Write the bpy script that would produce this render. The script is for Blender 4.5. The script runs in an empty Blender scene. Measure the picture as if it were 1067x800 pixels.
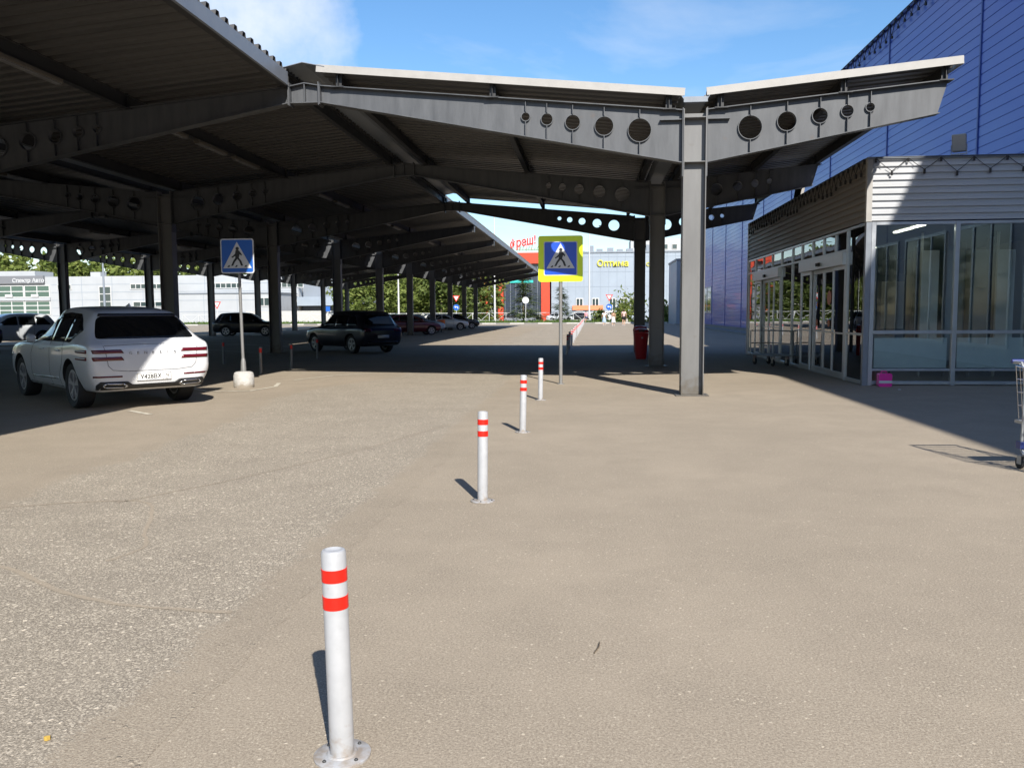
import bpy, bmesh, math, random
from math import sin, cos, tan, pi, radians, atan2, hypot
from mathutils import Vector, Matrix
from mathutils.geometry import tessellate_polygon
from mathutils.bvhtree import BVHTree

random.seed(7)
SC = bpy.context.scene
COL = SC.collection
R = radians

# ------------------------------------------------------------------ materials
MATS = {}
def mat(name, col, rough=0.6, metal=0.0, var=0.0, scale=4.0, bump=0.0, bscale=40.0, coat=0.0, spec=0.5, emit=None, estr=0.0, stretch=(1, 1, 1), dirt=0.0):
    if name in MATS: return MATS[name]
    m = bpy.data.materials.new(name); m.use_nodes = True
    nt = m.node_tree; b = nt.nodes['Principled BSDF']
    b.inputs['Base Color'].default_value = (*col, 1)
    b.inputs['Roughness'].default_value = rough
    b.inputs['Metallic'].default_value = metal
    b.inputs['Coat Weight'].default_value = coat
    b.inputs['Coat Roughness'].default_value = 0.04
    b.inputs['Specular IOR Level'].default_value = spec
    if emit:
        b.inputs['Emission Color'].default_value = (*emit, 1); b.inputs['Emission Strength'].default_value = estr
    if var or bump or dirt:
        tc = nt.nodes.new('ShaderNodeTexCoord'); mp = nt.nodes.new('ShaderNodeMapping')
        mp.inputs['Scale'].default_value = stretch
        nt.links.new(tc.outputs['Object'], mp.inputs['Vector'])
    if var:
        n = nt.nodes.new('ShaderNodeTexNoise'); n.inputs['Scale'].default_value = scale; n.inputs['Detail'].default_value = 6
        n.inputs['Roughness'].default_value = 0.6
        nt.links.new(mp.outputs[0], n.inputs['Vector'])
        mr = nt.nodes.new('ShaderNodeMapRange'); mr.inputs[1].default_value = 0.3; mr.inputs[2].default_value = 0.7
        mr.inputs[3].default_value = 1 - var; mr.inputs[4].default_value = 1 + var
        nt.links.new(n.outputs[0], mr.inputs[0])
        hs = nt.nodes.new('ShaderNodeHueSaturation'); hs.inputs['Color'].default_value = (*col, 1)
        nt.links.new(mr.outputs[0], hs.inputs['Value'])
        nt.links.new(hs.outputs[0], b.inputs['Base Color'])
        mr2 = nt.nodes.new('ShaderNodeMapRange'); mr2.inputs[3].default_value = max(0, rough - .12); mr2.inputs[4].default_value = min(1, rough + .12)
        nt.links.new(n.outputs[0], mr2.inputs[0]); nt.links.new(mr2.outputs[0], b.inputs['Roughness'])
    if bump:
        n2 = nt.nodes.new('ShaderNodeTexNoise'); n2.inputs['Scale'].default_value = bscale; n2.inputs['Detail'].default_value = 4
        nt.links.new(mp.outputs[0], n2.inputs['Vector'])
        bp = nt.nodes.new('ShaderNodeBump'); bp.inputs['Strength'].default_value = bump; bp.inputs['Distance'].default_value = 0.02
        nt.links.new(n2.outputs[0], bp.inputs['Height']); nt.links.new(bp.outputs[0], b.inputs['Normal'])
    MATS[name] = m
    return m

def asphalt(name, base, light, dark, speck, stone, bumpd, patch=0.22, stone_scale=38, crack=0.0, over=None):
    m = bpy.data.materials.new(name); m.use_nodes = True
    nt = m.node_tree; N = nt.nodes; L = nt.links; b = N['Principled BSDF']
    tc = N.new('ShaderNodeTexCoord')
    def noise(s, d=6, r=.6):
        n = N.new('ShaderNodeTexNoise'); n.inputs['Scale'].default_value = s; n.inputs['Detail'].default_value = d; n.inputs['Roughness'].default_value = r
        L.new(tc.outputs['Object'], n.inputs['Vector']); return n.outputs[0]
    def ramp(f, a, bb, lo=0., hi=1.):
        q = N.new('ShaderNodeMapRange'); q.inputs[1].default_value = a; q.inputs[2].default_value = bb
        q.inputs[3].default_value = lo; q.inputs[4].default_value = hi; L.new(f, q.inputs[0]); return q.outputs[0]
    def mix(fac, c1, c2, mode='MIX'):
        q = N.new('ShaderNodeMix'); q.data_type = 'RGBA'; q.blend_type = mode
        for i, c in ((6, c1), (7, c2)):
            if isinstance(c, tuple): q.inputs[i].default_value = (*c, 1)
            else: L.new(c, q.inputs[i])
        if isinstance(fac, float): q.inputs[0].default_value = fac
        else: L.new(fac, q.inputs[0])
        return q.outputs[2]
    def layer(base, light, dark, speck, stone, bumpd, patch, stone_scale, crack=0.0):
        c = mix(ramp(noise(.35, 5), .35, .65), tuple(x * (1 - patch) for x in base), tuple(x * (1 + patch) for x in base))
        c = mix(ramp(noise(1.7, 7, .65), .42, .7, 0, .55), c, dark)
        # sparse darker stains
        c = mix(ramp(noise(.9, 3, .5), .63, .74, 0, .5), c, tuple(x * .62 for x in base))
        g = noise(90, 3, .7)
        c = mix(ramp(g, .35, .7, 0, speck), c, light)
        c = mix(ramp(noise(160, 2, .6), .52, .75, 0, speck), c, dark)
        dn = N.new('ShaderNodeTexNoise'); dn.inputs['Scale'].default_value = stone_scale * 1.6; dn.inputs['Detail'].default_value = 1
        L.new(tc.outputs['Object'], dn.inputs['Vector'])
        dv = N.new('ShaderNodeVectorMath'); dv.operation = 'MULTIPLY_ADD'; dv.inputs[1].default_value = (.6 / stone_scale, .6 / stone_scale, 0)
        L.new(dn.outputs['Color'], dv.inputs[0]); L.new(tc.outputs['Object'], dv.inputs[2])
        on = None
        clump = ramp(noise(1.3, 4), .35, .65, .55, 1.0)
        for sc_, frac, bright, rad in ((stone_scale * .8, stone * .45, 1.22, .26), (stone_scale * 1.7, stone * 1.3, 1.0, .34), (stone_scale * 3.4, stone * 2.0, .9, .38)):
            v = N.new('ShaderNodeTexVoronoi'); v.inputs['Scale'].default_value = sc_
            L.new(dv.outputs[0], v.inputs['Vector'])
            wn = N.new('ShaderNodeTexWhiteNoise'); wn.noise_dimensions = '3D'; L.new(v.outputs['Position'], wn.inputs['Vector'])
            o_ = N.new('ShaderNodeMath'); o_.operation = 'MULTIPLY'
            L.new(ramp(v.outputs['Distance'], rad + .1, rad), o_.inputs[0]); L.new(ramp(wn.outputs['Value'], 1 - frac, 1 - frac + .25 * frac), o_.inputs[1])
            o2 = N.new('ShaderNodeMath'); o2.operation = 'MULTIPLY'; L.new(o_.outputs[0], o2.inputs[0]); L.new(clump, o2.inputs[1])
            c = mix(o2.outputs[0], c, tuple(min(.75, x * bright) for x in light))
            on = on or o2
        # hairline cracks
        v3 = N.new('ShaderNodeTexVoronoi'); v3.feature = 'DISTANCE_TO_EDGE'; v3.inputs['Scale'].default_value = .33
        wob = N.new('ShaderNodeTexNoise'); wob.inputs['Scale'].default_value = 1.2; wob.inputs['Detail'].default_value = 6
        L.new(tc.outputs['Object'], wob.inputs['Vector'])
        va = N.new('ShaderNodeVectorMath'); va.operation = 'MULTIPLY_ADD'; va.inputs[1].default_value = (.9, .9, .0)
        L.new(wob.outputs['Color'], va.inputs[0]); L.new(tc.outputs['Object'], va.inputs[2]); L.new(va.outputs[0], v3.inputs['Vector'])
        cr = N.new('ShaderNodeMath'); cr.operation = 'MULTIPLY'
        L.new(ramp(v3.outputs['Distance'], .004, .0015), cr.inputs[0]); L.new(ramp(noise(.6, 2), .5, .6, 0, crack), cr.inputs[1])
        c = mix(cr.outputs[0], c, tuple(x * .4 for x in dark))
        return c, on, g
    c, on, g = layer(base, light, dark, speck, stone, bumpd, patch, stone_scale, crack)
    if over:
        c2, on2, g2 = layer(*over)
        at = N.new('ShaderNodeAttribute'); at.attribute_name = 'edge'
        th = N.new('ShaderNodeMath'); th.operation = 'ADD'; L.new(ramp(noise(3, 6, .7), .3, .7, -.12, .12), th.inputs[0]); L.new(at.outputs['Fac'], th.inputs[1])
        th2 = N.new('ShaderNodeMath'); th2.operation = 'ADD'; L.new(ramp(noise(45, 3), .3, .7, -.10, .10), th2.inputs[0]); L.new(th.outputs[0], th2.inputs[1])
        c = mix(ramp(th2.outputs[0], .45, .55), c2, c)
    L.new(c, b.inputs['Base Color'])
    b.inputs['Roughness'].default_value = .92; b.inputs['Specular IOR Level'].default_value = .25
    bp = N.new('ShaderNodeBump'); bp.inputs['Strength'].default_value = bumpd; bp.inputs['Distance'].default_value = .006
    hsum = N.new('ShaderNodeMath'); hsum.operation = 'MULTIPLY_ADD'; hsum.inputs[1].default_value = .8
    L.new(on.outputs[0], hsum.inputs[0]); L.new(g, hsum.inputs[2]); L.new(hsum.outputs[0], bp.inputs['Height'])
    L.new(bp.outputs[0], b.inputs['Normal'])
    return m

def glass_mat(name, tint, refl=1.0, rough=0.0, wav=0.0, ior=1.6):
    m = bpy.data.materials.new(name); m.use_nodes = True
    nt = m.node_tree; N = nt.nodes; L = nt.links
    N.remove(N['Principled BSDF'])
    out = N['Material Output']
    tr = N.new('ShaderNodeBsdfTransparent'); tr.inputs[0].default_value = (*tint, 1)
    gl = N.new('ShaderNodeBsdfGlossy'); gl.inputs['Roughness'].default_value = rough; gl.inputs['Color'].default_value = (.95, .97, 1, 1)
    fr = N.new('ShaderNodeFresnel'); fr.inputs[0].default_value = ior
    ma = N.new('ShaderNodeMath'); ma.operation = 'MULTIPLY_ADD'; ma.inputs[1].default_value = refl; ma.inputs[2].default_value = .04; ma.use_clamp = True
    L.new(fr.outputs[0], ma.inputs[0])
    mx = N.new('ShaderNodeMixShader'); L.new(ma.outputs[0], mx.inputs[0]); L.new(tr.outputs[0], mx.inputs[1]); L.new(gl.outputs[0], mx.inputs[2])
    if wav:
        tc = N.new('ShaderNodeTexCoord'); n = N.new('ShaderNodeTexNoise'); n.inputs['Scale'].default_value = .9; n.inputs['Detail'].default_value = 1
        L.new(tc.outputs['Object'], n.inputs['Vector'])
        bp = N.new('ShaderNodeBump'); bp.inputs['Strength'].default_value = wav; bp.inputs['Distance'].default_value = .02
        L.new(n.outputs[0], bp.inputs['Height']); L.new(bp.outputs[0], gl.inputs['Normal'])
    L.new(mx.outputs[0], out.inputs[0])
    return m

def leaf_mat(name, col, col2):
    m = bpy.data.materials.new(name); m.use_nodes = True
    nt = m.node_tree; N = nt.nodes; L = nt.links; b = N['Principled BSDF']
    g = N.new('ShaderNodeNewGeometry'); mx = N.new('ShaderNodeMix'); mx.data_type = 'RGBA'
    mx.inputs[6].default_value = (*col, 1); mx.inputs[7].default_value = (*col2, 1)
    L.new(g.outputs['Random Per Island'], mx.inputs[0]); L.new(mx.outputs[2], b.inputs['Base Color'])
    b.inputs['Roughness'].default_value = .65; b.inputs['Specular IOR Level'].default_value = .25
    tl = N.new('ShaderNodeBsdfTranslucent'); L.new(mx.outputs[2], tl.inputs[0])
    ms = N.new('ShaderNodeMixShader'); ms.inputs[0].default_value = .35
    L.new(b.outputs[0], ms.inputs[1]); L.new(tl.outputs[0], ms.inputs[2]); L.new(ms.outputs[0], N['Material Output'].inputs[0])
    return m

M = {}
DUSTY = ((.236, .194, .147), (.41, .355, .275), (.145, .118, .09), .85, .10, .45, .17, 60)
M['asphalt'] = asphalt('asphalt_dusty', *DUSTY)
M['road'] = asphalt('asphalt_worn', (.166, .142, .112), (.52, .455, .36), (.080, .067, .054), .62, .31, .95, .13, 36, 0, DUSTY)
M['trench'] = asphalt('asphalt_seam', (.275, .23, .172), (.40, .34, .265), (.20, .165, .125), .6, .15, .3, .1, 60)
M['steel_col'] = mat('column_steel', (.15, .15, .148), .5, .1, var=.16, scale=2.2, bump=.05, bscale=25, stretch=(1, 1, .25))
M['steel'] = mat('painted_steel', (.076, .080, .086), .5, .15, var=.24, scale=3.0, bump=.05, bscale=25, stretch=(1.6, 1.6, .3))
M['steel_light'] = mat('pale_steel', (.17, .17, .17), .5, .1, var=.15, scale=3)
M['steel_dark'] = mat('dark_steel', (.028, .029, .031), .55, .1, var=.12)
M['deck'] = mat('roof_sheet', (.075, .072, .069), .45, .1, var=.14, scale=1.2, stretch=(.3, 2, 1))
M['fascia'] = mat('white_trim', (.33, .318, .298), .5, 0, var=.07, scale=5)
M['trim_grey'] = mat('grey_trim', (.20, .22, .25), .45, .2, var=.08)
M['alu'] = mat('brushed_aluminium', (.50, .52, .54), .35, .7, var=.08)
M['clad'] = mat('silver_cladding', (.42, .43, .445), .5, .15, var=.08, scale=1.5, stretch=(.3, .3, 3))
M['clad_side_shaded'] = mat('shaded_side_cladding', (.20, .18, .16), .55, .1, var=.1, scale=1.5, stretch=(.3, .3, 3))  # same cladding as the front, canopy shade put into its darker colour
M['blue'] = mat('blue_panel', (.030, .078, .38), .42, .2, var=.07, scale=.8, coat=.16, stretch=(1, .25, 1))
M['blue_line'] = mat('blue_joint', (.028, .06, .26), .5)
M['white'] = mat('white_paint', (.50, .50, .495), .45, var=.05, scale=9)
M['bollard'] = mat('bollard_white', (.355, .362, .375), .42, var=.07, scale=14, coat=.1)
M['red'] = mat('red_reflective', (.68, .013, .005), .4)
M['red_bin'] = mat('red_plastic', (.42, .012, .02), .4, var=.1)
M['darkred'] = mat('tail_red', (.10, .003, .008), .18, coat=.6)
M['black'] = mat('black_rubber', (.018, .018, .019), .75)
M['blackgloss'] = mat('black_gloss', (.012, .012, .014), .22, coat=.3)
M['cable'] = mat('cable', (.02, .02, .022), .6)
M['concrete'] = mat('whitewashed_concrete', (.44, .43, .41), .85, var=.12, scale=12, bump=.3, bscale=60)
M['kerb_white'] = mat('kerb_white', (.42, .41, .39), .85, var=.12)
M['kerb_grey'] = mat('kerb_grey', (.2, .195, .185), .9, var=.15)
M['paint_line'] = mat('worn_line_paint', (.48, .44, .36), .85, var=.35, scale=9)
M['zinc'] = mat('galvanised', (.36, .37, .375), .42, .55, var=.12, scale=6)
M['pole'] = mat('grey_pole', (.22, .22, .217), .5, .3, var=.1)
M['sign_blue'] = mat('sign_blue', (.010, .10, .42), .4)
M['sign_blue2'] = mat('sign_blue_deep', (.012, .075, .55), .35)
M['sign_lime'] = mat('sign_lime', (.66, .84, .012), .4)
M['sign_white'] = mat('sign_white', (.52, .53, .54), .45)
M['sign_black'] = mat('sign_black', (.02, .02, .022), .5)
M['pink'] = mat('magenta_plastic', (.72, .03, .30), .35, coat=.3)
M['cart_blue'] = mat('cart_blue', (.025, .04, .16), .4)
M['chrome'] = mat('chrome', (.62, .62, .63), .18, 1.0)
M['rim'] = mat('alloy', (.42, .42, .44), .3, .5)
M['carglass'] = mat('car_glass', (.006, .007, .008), .04, 0, spec=.4)
M['orange'] = mat('orange_plastic', (.62, .14, .02), .5)
M['plate'] = mat('plate_white', (.74, .74, .72), .5)
M['grass'] = leaf_mat('grass', (.055, .115, .020), (.115, .17, .035))
M['lawn'] = mat('lawn_soil', (.075, .11, .03), .95, var=.35, scale=1.5)
M['leaf'] = leaf_mat('leaf_spring', (.115, .16, .032), (.205, .24, .065))
M['leaf2'] = leaf_mat('leaf_mid', (.075, .11, .028), (.155, .19, .052))
M['needle'] = leaf_mat('needle', (.050, .075, .028), (.11, .14, .055))
M['bark'] = mat('bark', (.10, .075, .05), .95, var=.3, scale=8)
M['panel_white'] = mat('white_panels', (.36, .375, .39), .5, var=.05, scale=.4)
M['panel_grey'] = mat('blue_grey_panels', (.27, .315, .37), .5, var=.06, scale=.3)
M['panel_mid'] = mat('mid_grey_panels', (.20, .225, .26), .5, var=.06, scale=.3)
M['panel_line'] = mat('panel_joint', (.24, .28, .33), .6)
M['sign_grey'] = mat('fascia_grey', (.16, .165, .18), .5)
M['redfacade'] = mat('red_facade', (.50, .055, .022), .45, var=.05)
M['darkfacade'] = mat('dark_facade', (.035, .045, .065), .3, coat=.3, var=.1)
M['teal'] = mat('teal_letters', (.03, .42, .38), .5)
M['letters_red'] = mat('letters_red', (.62, .035, .02), .4)
M['letters_lime'] = mat('letters_lime', (.55, .50, .05), .4)
M['winglass'] = mat('window_glass', (.035, .055, .06), .06, 0, spec=.8, coat=.3)
M['wintint'] = mat('green_glazing', (.05, .10, .085), .06, 0, spec=.8, coat=.4)
M['roomwall'] = mat('room_wall', (.30, .30, .28), .7, var=.1)
M['roomdark'] = mat('room_dark', (.10, .105, .12), .6)
M['roomfloor'] = mat('room_floor', (.42, .40, .36), .4, var=.1)
M['board'] = mat('pale_board', (.82, .80, .74), .55, var=.05)
M['lamp'] = mat('lit_tube', (.9, .85, .6), .5, emit=(1, .92, .72), estr=3.2)
M['skin'] = mat('skin', (.48, .29, .20), .6)
M['hair'] = mat('brown_hair', (.06, .035, .02), .7)
M['glass_side'] = glass_mat('pavilion_side_glass', (.50, .56, .56), 1.0, 0, .10, 2.3)
M['glass_front'] = glass_mat('pavilion_front_glass', (.88, .94, .955), 1.0, 0, .05, 1.8)
M['glass_curve'] = glass_mat('curved_corner_glass', (.6, .68, .68), 1.0, 0, 0, 2.3)
M['glass_wall'] = glass_mat('store_window_glass', (.5, .55, .6), 1.0)
def wear(m, z0, z1, col, scale=30, spots=.0):
    nt = m.node_tree; N = nt.nodes; L = nt.links; b = N['Principled BSDF']; src = b.inputs['Base Color'].links[0].from_socket
    tc = N.new('ShaderNodeTexCoord'); sp = N.new('ShaderNodeSeparateXYZ'); L.new(tc.outputs['Object'], sp.inputs[0])
    q = N.new('ShaderNodeMapRange'); q.inputs[1].default_value = z0; q.inputs[2].default_value = z1; q.inputs[3].default_value = spots or .5; q.inputs[4].default_value = 0; L.new(sp.outputs[2], q.inputs[0])
    n = N.new('ShaderNodeTexNoise'); n.inputs['Scale'].default_value = scale; n.inputs['Detail'].default_value = 6; L.new(tc.outputs['Object'], n.inputs['Vector'])
    a = N.new('ShaderNodeMath'); a.operation = 'ADD'; L.new(q.outputs[0], a.inputs[0]); L.new(n.outputs[0], a.inputs[1])
    r = N.new('ShaderNodeMapRange'); r.inputs[1].default_value = .64; r.inputs[2].default_value = .95; r.inputs[3].default_value = 0; r.inputs[4].default_value = .8; L.new(a.outputs[0], r.inputs[0])
    mx = N.new('ShaderNodeMix'); mx.data_type = 'RGBA'; mx.inputs[7].default_value = (*col, 1); L.new(r.outputs[0], mx.inputs[0]); L.new(src, mx.inputs[6]); L.new(mx.outputs[2], b.inputs['Base Color'])
wear(M['steel'], -10, -9, (.10, .062, .038), 4); wear(M['bollard'], .0, .14, (.22, .17, .12), 26, .3); wear(M['steel_col'], 0, .5, (.10, .085, .065), 8); wear(M['concrete'], 0, .2, (.22, .18, .13), 14)
def cloth(n, c): return mat('cloth_' + n, c, .85, var=.08, scale=10)

# ------------------------------------------------------------------ mesh builder
class MB:
    def __init__(s): s.v = []; s.f = []; s.mi = []; s.cur = 0
    def add(s, vs, fs):
        o = len(s.v); s.v += [tuple(p) for p in vs]
        for f in fs: s.f.append([i + o for i in f]); s.mi.append(s.cur)
        return s
    def box(s, x0, x1, y0, y1, z0, z1):
        vs = [(x, y, z) for z in (z0, z1) for y in (y0, y1) for x in (x0, x1)]
        return s.add(vs, [(0, 2, 3, 1), (4, 5, 7, 6), (0, 1, 5, 4), (2, 6, 7, 3), (0, 4, 6, 2), (1, 3, 7, 5)])
    def bar(s, a, b, w, h, up=(0, 0, 1)):
        a, b = Vector(a), Vector(b); d = (b - a).normalized(); u = Vector(up)
        if abs(d.dot(u)) > .98: u = Vector((0, 1, 0))
        r = d.cross(u).normalized(); u = r.cross(d)
        vs = [p + r * (i * w / 2) + u * (j * h / 2) for p in (a, b) for i, j in ((-1, -1), (1, -1), (1, 1), (-1, 1))]
        return s.add(vs, [(0, 3, 2, 1), (4, 5, 6, 7), (0, 1, 5, 4), (1, 2, 6, 5), (2, 3, 7, 6), (3, 0, 4, 7)])
    def tube(s, pts, r, n=8, cap=True):
        pts = [Vector(p) for p in pts]; rs = r if isinstance(r, (list, tuple)) else [r] * len(pts)
        vs = []; fs = []; pu = None
        for k, p in enumerate(pts):
            d = (pts[min(k + 1, len(pts) - 1)] - pts[max(k - 1, 0)]).normalized()
            u = pu if pu is not None else (Vector((0, 0, 1)) if abs(d.z) < .9 else Vector((1, 0, 0)))
            a = d.cross(u)
            if a.length < 1e-5: a = d.cross(Vector((0, 1, 0.01)))
            a.normalize(); u = a.cross(d).normalized(); pu = u
            for i in range(n):
                t = 2 * pi * i / n; vs.append(p + (a * cos(t) + u * sin(t)) * rs[k])
        for k in range(len(pts) - 1):
            for i in range(n):
                j = (i + 1) % n; fs.append((k * n + i, k * n + j, (k + 1) * n + j, (k + 1) * n + i))
        if cap:
            fs.append(tuple(range(n))[::-1]); fs.append(tuple(range((len(pts) - 1) * n, len(pts) * n)))
        return s.add(vs, fs)
    def lathe(s, prof, c=(0, 0, 0), n=20, axis='z', closed=False):
        vs = []; fs = []
        for r, z in prof:
            for i in range(n):
                t = 2 * pi * i / n; x, y = r * cos(t), r * sin(t)
                p = (x, y, z) if axis == 'z' else (x, z, y) if axis == 'y' else (z, x, y)
                vs.append((p[0] + c[0], p[1] + c[1], p[2] + c[2]))
        m = len(prof)
        for k in range(m if closed else m - 1):
            k2 = (k + 1) % m
            for i in range(n):
                j = (i + 1) % n; f = (k * n + i, k * n + j, k2 * n + j, k2 * n + i)
                fs.append(f if axis != 'y' else f[::-1])
        if not closed:
            fs.append(tuple(range(n))[::-1]); fs.append(tuple(range((m - 1) * n, m * n)))
        return s.add(vs, fs)
    def prism(s, loops, fn, t0, t1):
        """extrude 2D polygon (first loop outer, others holes); fn(u, v, t) -> 3D"""
        tris = tessellate_polygon([[Vector((p[0], p[1], 0)) for p in l] for l in loops])
        flat = [p for l in loops for p in l]; n = len(flat)
        vs = [fn(p[0], p[1], t0) for p in flat] + [fn(p[0], p[1], t1) for p in flat]
        fs = [tuple(t) for t in tris] + [tuple(i + n for i in reversed(t)) for t in tris]
        o = 0
        for l in loops:
            k = len(l)
            for i in range(k):
                j = (i + 1) % k; fs.append((o + i, o + j, n + o + j, n + o + i))
            o += k
        return s.add(vs, fs)
    def build(s, name, m, parent=None, world=False, smooth=False, fix=True):
        me = bpy.data.meshes.new(name)
        off = Vector((0, 0, 0))
        if world and parent:
            p = parent
            while p: off += p.location; p = p.parent
        me.from_pydata([tuple(Vector(v) - off) for v in s.v], [], s.f)
        ms = m if isinstance(m, list) else [m]
        for q in ms: me.materials.append(q)
        if len(ms) > 1:
            for p, i in zip(me.polygons, s.mi): p.material_index = i
        if fix:
            bm = bmesh.new(); bm.from_mesh(me); bmesh.ops.recalc_face_normals(bm, faces=bm.faces); bm.to_mesh(me); bm.free()
        if smooth:
            for p in me.polygons: p.use_smooth = True
            if smooth != 'all':
                try: me.set_sharp_from_angle(angle=R(38))
                except Exception: pass
        o = bpy.data.objects.new(name, me); COL.objects.link(o)
        if parent: o.parent = parent
        return o

def build_pieces(mb, name, m, parent, world=False):
    """every loose piece of the builder becomes an object of its own"""
    par = list(range(len(mb.v)))
    def find(a):
        while par[a] != a: par[a] = par[par[a]]; a = par[a]
        return a
    for f in mb.f:
        for q in f[1:]: par[find(q)] = find(f[0])
    groups = {}
    for f in mb.f: groups.setdefault(find(f[0]), []).append(f)
    for fs in groups.values():
        ids = sorted({i for f in fs for i in f}); mp = {i: k for k, i in enumerate(ids)}
        b = MB(); b.add([mb.v[i] for i in ids], [[mp[i] for i in f] for f in fs]); b.build(name, m, parent, world=world)

def bevel(o, w=.01, seg=2):
    md = o.modifiers.new('bevel', 'BEVEL'); md.width = w; md.segments = seg; md.limit_method = 'ANGLE'; md.angle_limit = R(35)
    return o
def tag(o, label, cat, group=None, kind=None):
    if label: o['label'] = label
    if cat: o['category'] = cat
    if group: o['group'] = group
    if kind: o['kind'] = kind
    return o
def struct(o): o['kind'] = 'structure'; return o
def stuff(o, label=None, cat=None):
    o['kind'] = 'stuff'
    if label: o['label'] = label
    if cat: o['category'] = cat
    return o
def thing(name, label, cat, loc=(0, 0, 0), rz=0, group=None):
    o = bpy.data.objects.new(name, None); COL.objects.link(o); o.location = loc; o.rotation_euler = (0, 0, rz)
    o.empty_display_size = .2
    return tag(o, label, cat, group)
def kids(o): return [c for c in bpy.data.objects if c.parent == o]
def copy_tree(o, parent=None, cmap=None):
    c = o.copy(); COL.objects.link(c)
    if parent: c.parent = parent
    for ch in (cmap[o] if cmap else kids(o)): copy_tree(ch, c, cmap)
    return c
def childmap(root):
    mp = {}
    def rec(o):
        mp[o] = kids(o)
        for c in mp[o]: rec(c)
    rec(root); return mp
def circ(cx, cy, r, n=24): return [(cx + r * cos(2 * pi * i / n), cy + r * sin(2 * pi * i / n)) for i in range(n)]
def XZ(y0=0): return lambda u, v, t: (u, y0 + t, v)
def text_geo(st, size, extrude=.01, spacing=1.0, shear=0.0, bold=0.0):
    cu = bpy.data.curves.new('t', 'FONT'); cu.body = st; cu.size = size; cu.extrude = extrude
    cu.align_x = 'CENTER'; cu.align_y = 'CENTER'; cu.space_character = spacing; cu.shear = shear; cu.offset = bold; cu.resolution_u = 3
    o = bpy.data.objects.new('t', cu); COL.objects.link(o)
    dg = bpy.context.evaluated_depsgraph_get(); me = o.evaluated_get(dg).to_mesh()
    v = [tuple(p.co) for p in me.vertices]; f = [tuple(p.vertices) for p in me.polygons]
    o.evaluated_get(dg).to_mesh_clear(); bpy.data.objects.remove(o); bpy.data.curves.remove(cu)
    return v, f
def add_text(mb, st, size, fn, **k):
    v, f = text_geo(st, size, **k); mb.add([fn(*p) for p in v], f); return mb
def mesh_of(o):
    dg = bpy.context.evaluated_depsgraph_get(); dg.update()
    return bpy.data.meshes.new_from_object(o.evaluated_get(dg))

# ------------------------------------------------------------------ ground
g = MB()
g.add([(-900, -300, 0), (900, -300, 0), (900, 900, 0), (-900, 900, 0)], [(0, 1, 2, 3)])
struct(g.build('ground', M['asphalt']))
# worn, coarser driveway strip with wavering edges
g = MB(); pr = random.Random(3); L_ = []; R_ = []
ky = [-12, 2, 5, 6.1, 7.4, 11.5, 15.3, 17.5, 20.3, 24, 40, 96]; kx = [-4.6, -4.5, -4.55, -4.62, -4.87, -5.37, -5.68, -5.5, -4.9, -4.8, -4.8, -4.8]
def lerpk(y):
    for i in range(len(ky) - 1):
        if ky[i] <= y <= ky[i + 1]: return kx[i] + (kx[i + 1] - kx[i]) * (y - ky[i]) / (ky[i + 1] - ky[i])
    return kx[-1]
yy = -12.0
while yy < 95:
    w = .07 if yy < 30 else .03
    R_.append((-1.55 + pr.uniform(-w, w) * .6 + .02 * sin(yy * .9), yy, .0015)); L_.append((lerpk(yy) - .35 + pr.uniform(-w, w) * 1.6 + .14 * sin(yy * .7), yy, .0015)); yy += .22 if yy < 30 else 2
n = len(R_)
L2_ = [(x + .8, y, z) for x, y, z in L_]; R2_ = [(x - .62, y, z) for x, y, z in R_]
g.add(L_ + L2_ + R2_ + R_, [(q * n + i, q * n + n + i, q * n + n + i + 1, q * n + i + 1) for q in range(3) for i in range(n - 1)])
dw = g.build('driveway', M['road']); struct(dw)
ea = dw.data.attributes.new('edge', 'FLOAT', 'POINT')
for i, d_ in enumerate(ea.data): d_.value = 1.0 if n <= i < 3 * n else 0.0
# old trench seam looping in the driveway
def ribbon(pts, w, z):
    v = []; f = []
    for i, p in enumerate(pts):
        a = Vector(pts[max(i - 1, 0)]); b = Vector(pts[min(i + 1, len(pts) - 1)]); d = (b - a).normalized(); q = Vector((-d.y, d.x)) * w * .5
        k = pr.uniform(.6, 1.3) if w < .06 else pr.uniform(.9, 1.08)
        v += [(p[0] + q.x * k, p[1] + q.y * k, z), (p[0] - q.x * k, p[1] - q.y * k, z)]
    for i in range(len(pts) - 1): f.append((2 * i, 2 * i + 1, 2 * i + 3, 2 * i + 2))
    return v, f
def smooth2(pts, k=8):
    o = []
    for i in range(len(pts) - 1):
        p0, p1, p2, p3 = [Vector(pts[max(0, min(len(pts) - 1, j))]) for j in (i - 1, i, i + 1, i + 2)]
        for t in range(k):
            t /= k
            q = .5 * ((2 * p1) + (-p0 + p2) * t + (2 * p0 - 5 * p1 + 4 * p2 - p3) * t * t + (-p0 + 3 * p1 - 3 * p2 + p3) * t ** 3); o.append((q.x + pr.uniform(-.008, .008), q.y + pr.uniform(-.008, .008)))
    return o + [tuple(pts[-1])]
g = MB()
g.add(*ribbon(smooth2([(-4.6, 5.0), (-3.65, 4.77), (-3.0, 4.37), (-2.49, 4.17), (-1.86, 4.1)]), .034, .004))
g.add(*ribbon(smooth2([(-4.9, 6.2), (-4.2, 6.5), (-3.7, 6.55), (-3.38, 6.1), (-3.16, 5.6), (-2.97, 5.25), (-3.04, 4.92)]), .028, .004))
g.add(*ribbon(smooth2([(-3.9, 6.5), (-3.3, 7.6), (-2.6, 9.3), (-1.95, 11.5)]), .02, .004))
struct(g.build('road_seam', M['trench']))
g = MB()
def stripe(a, b, w=.1): g.add(*ribbon(smooth2([a, b], 10), w, .0062))
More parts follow.
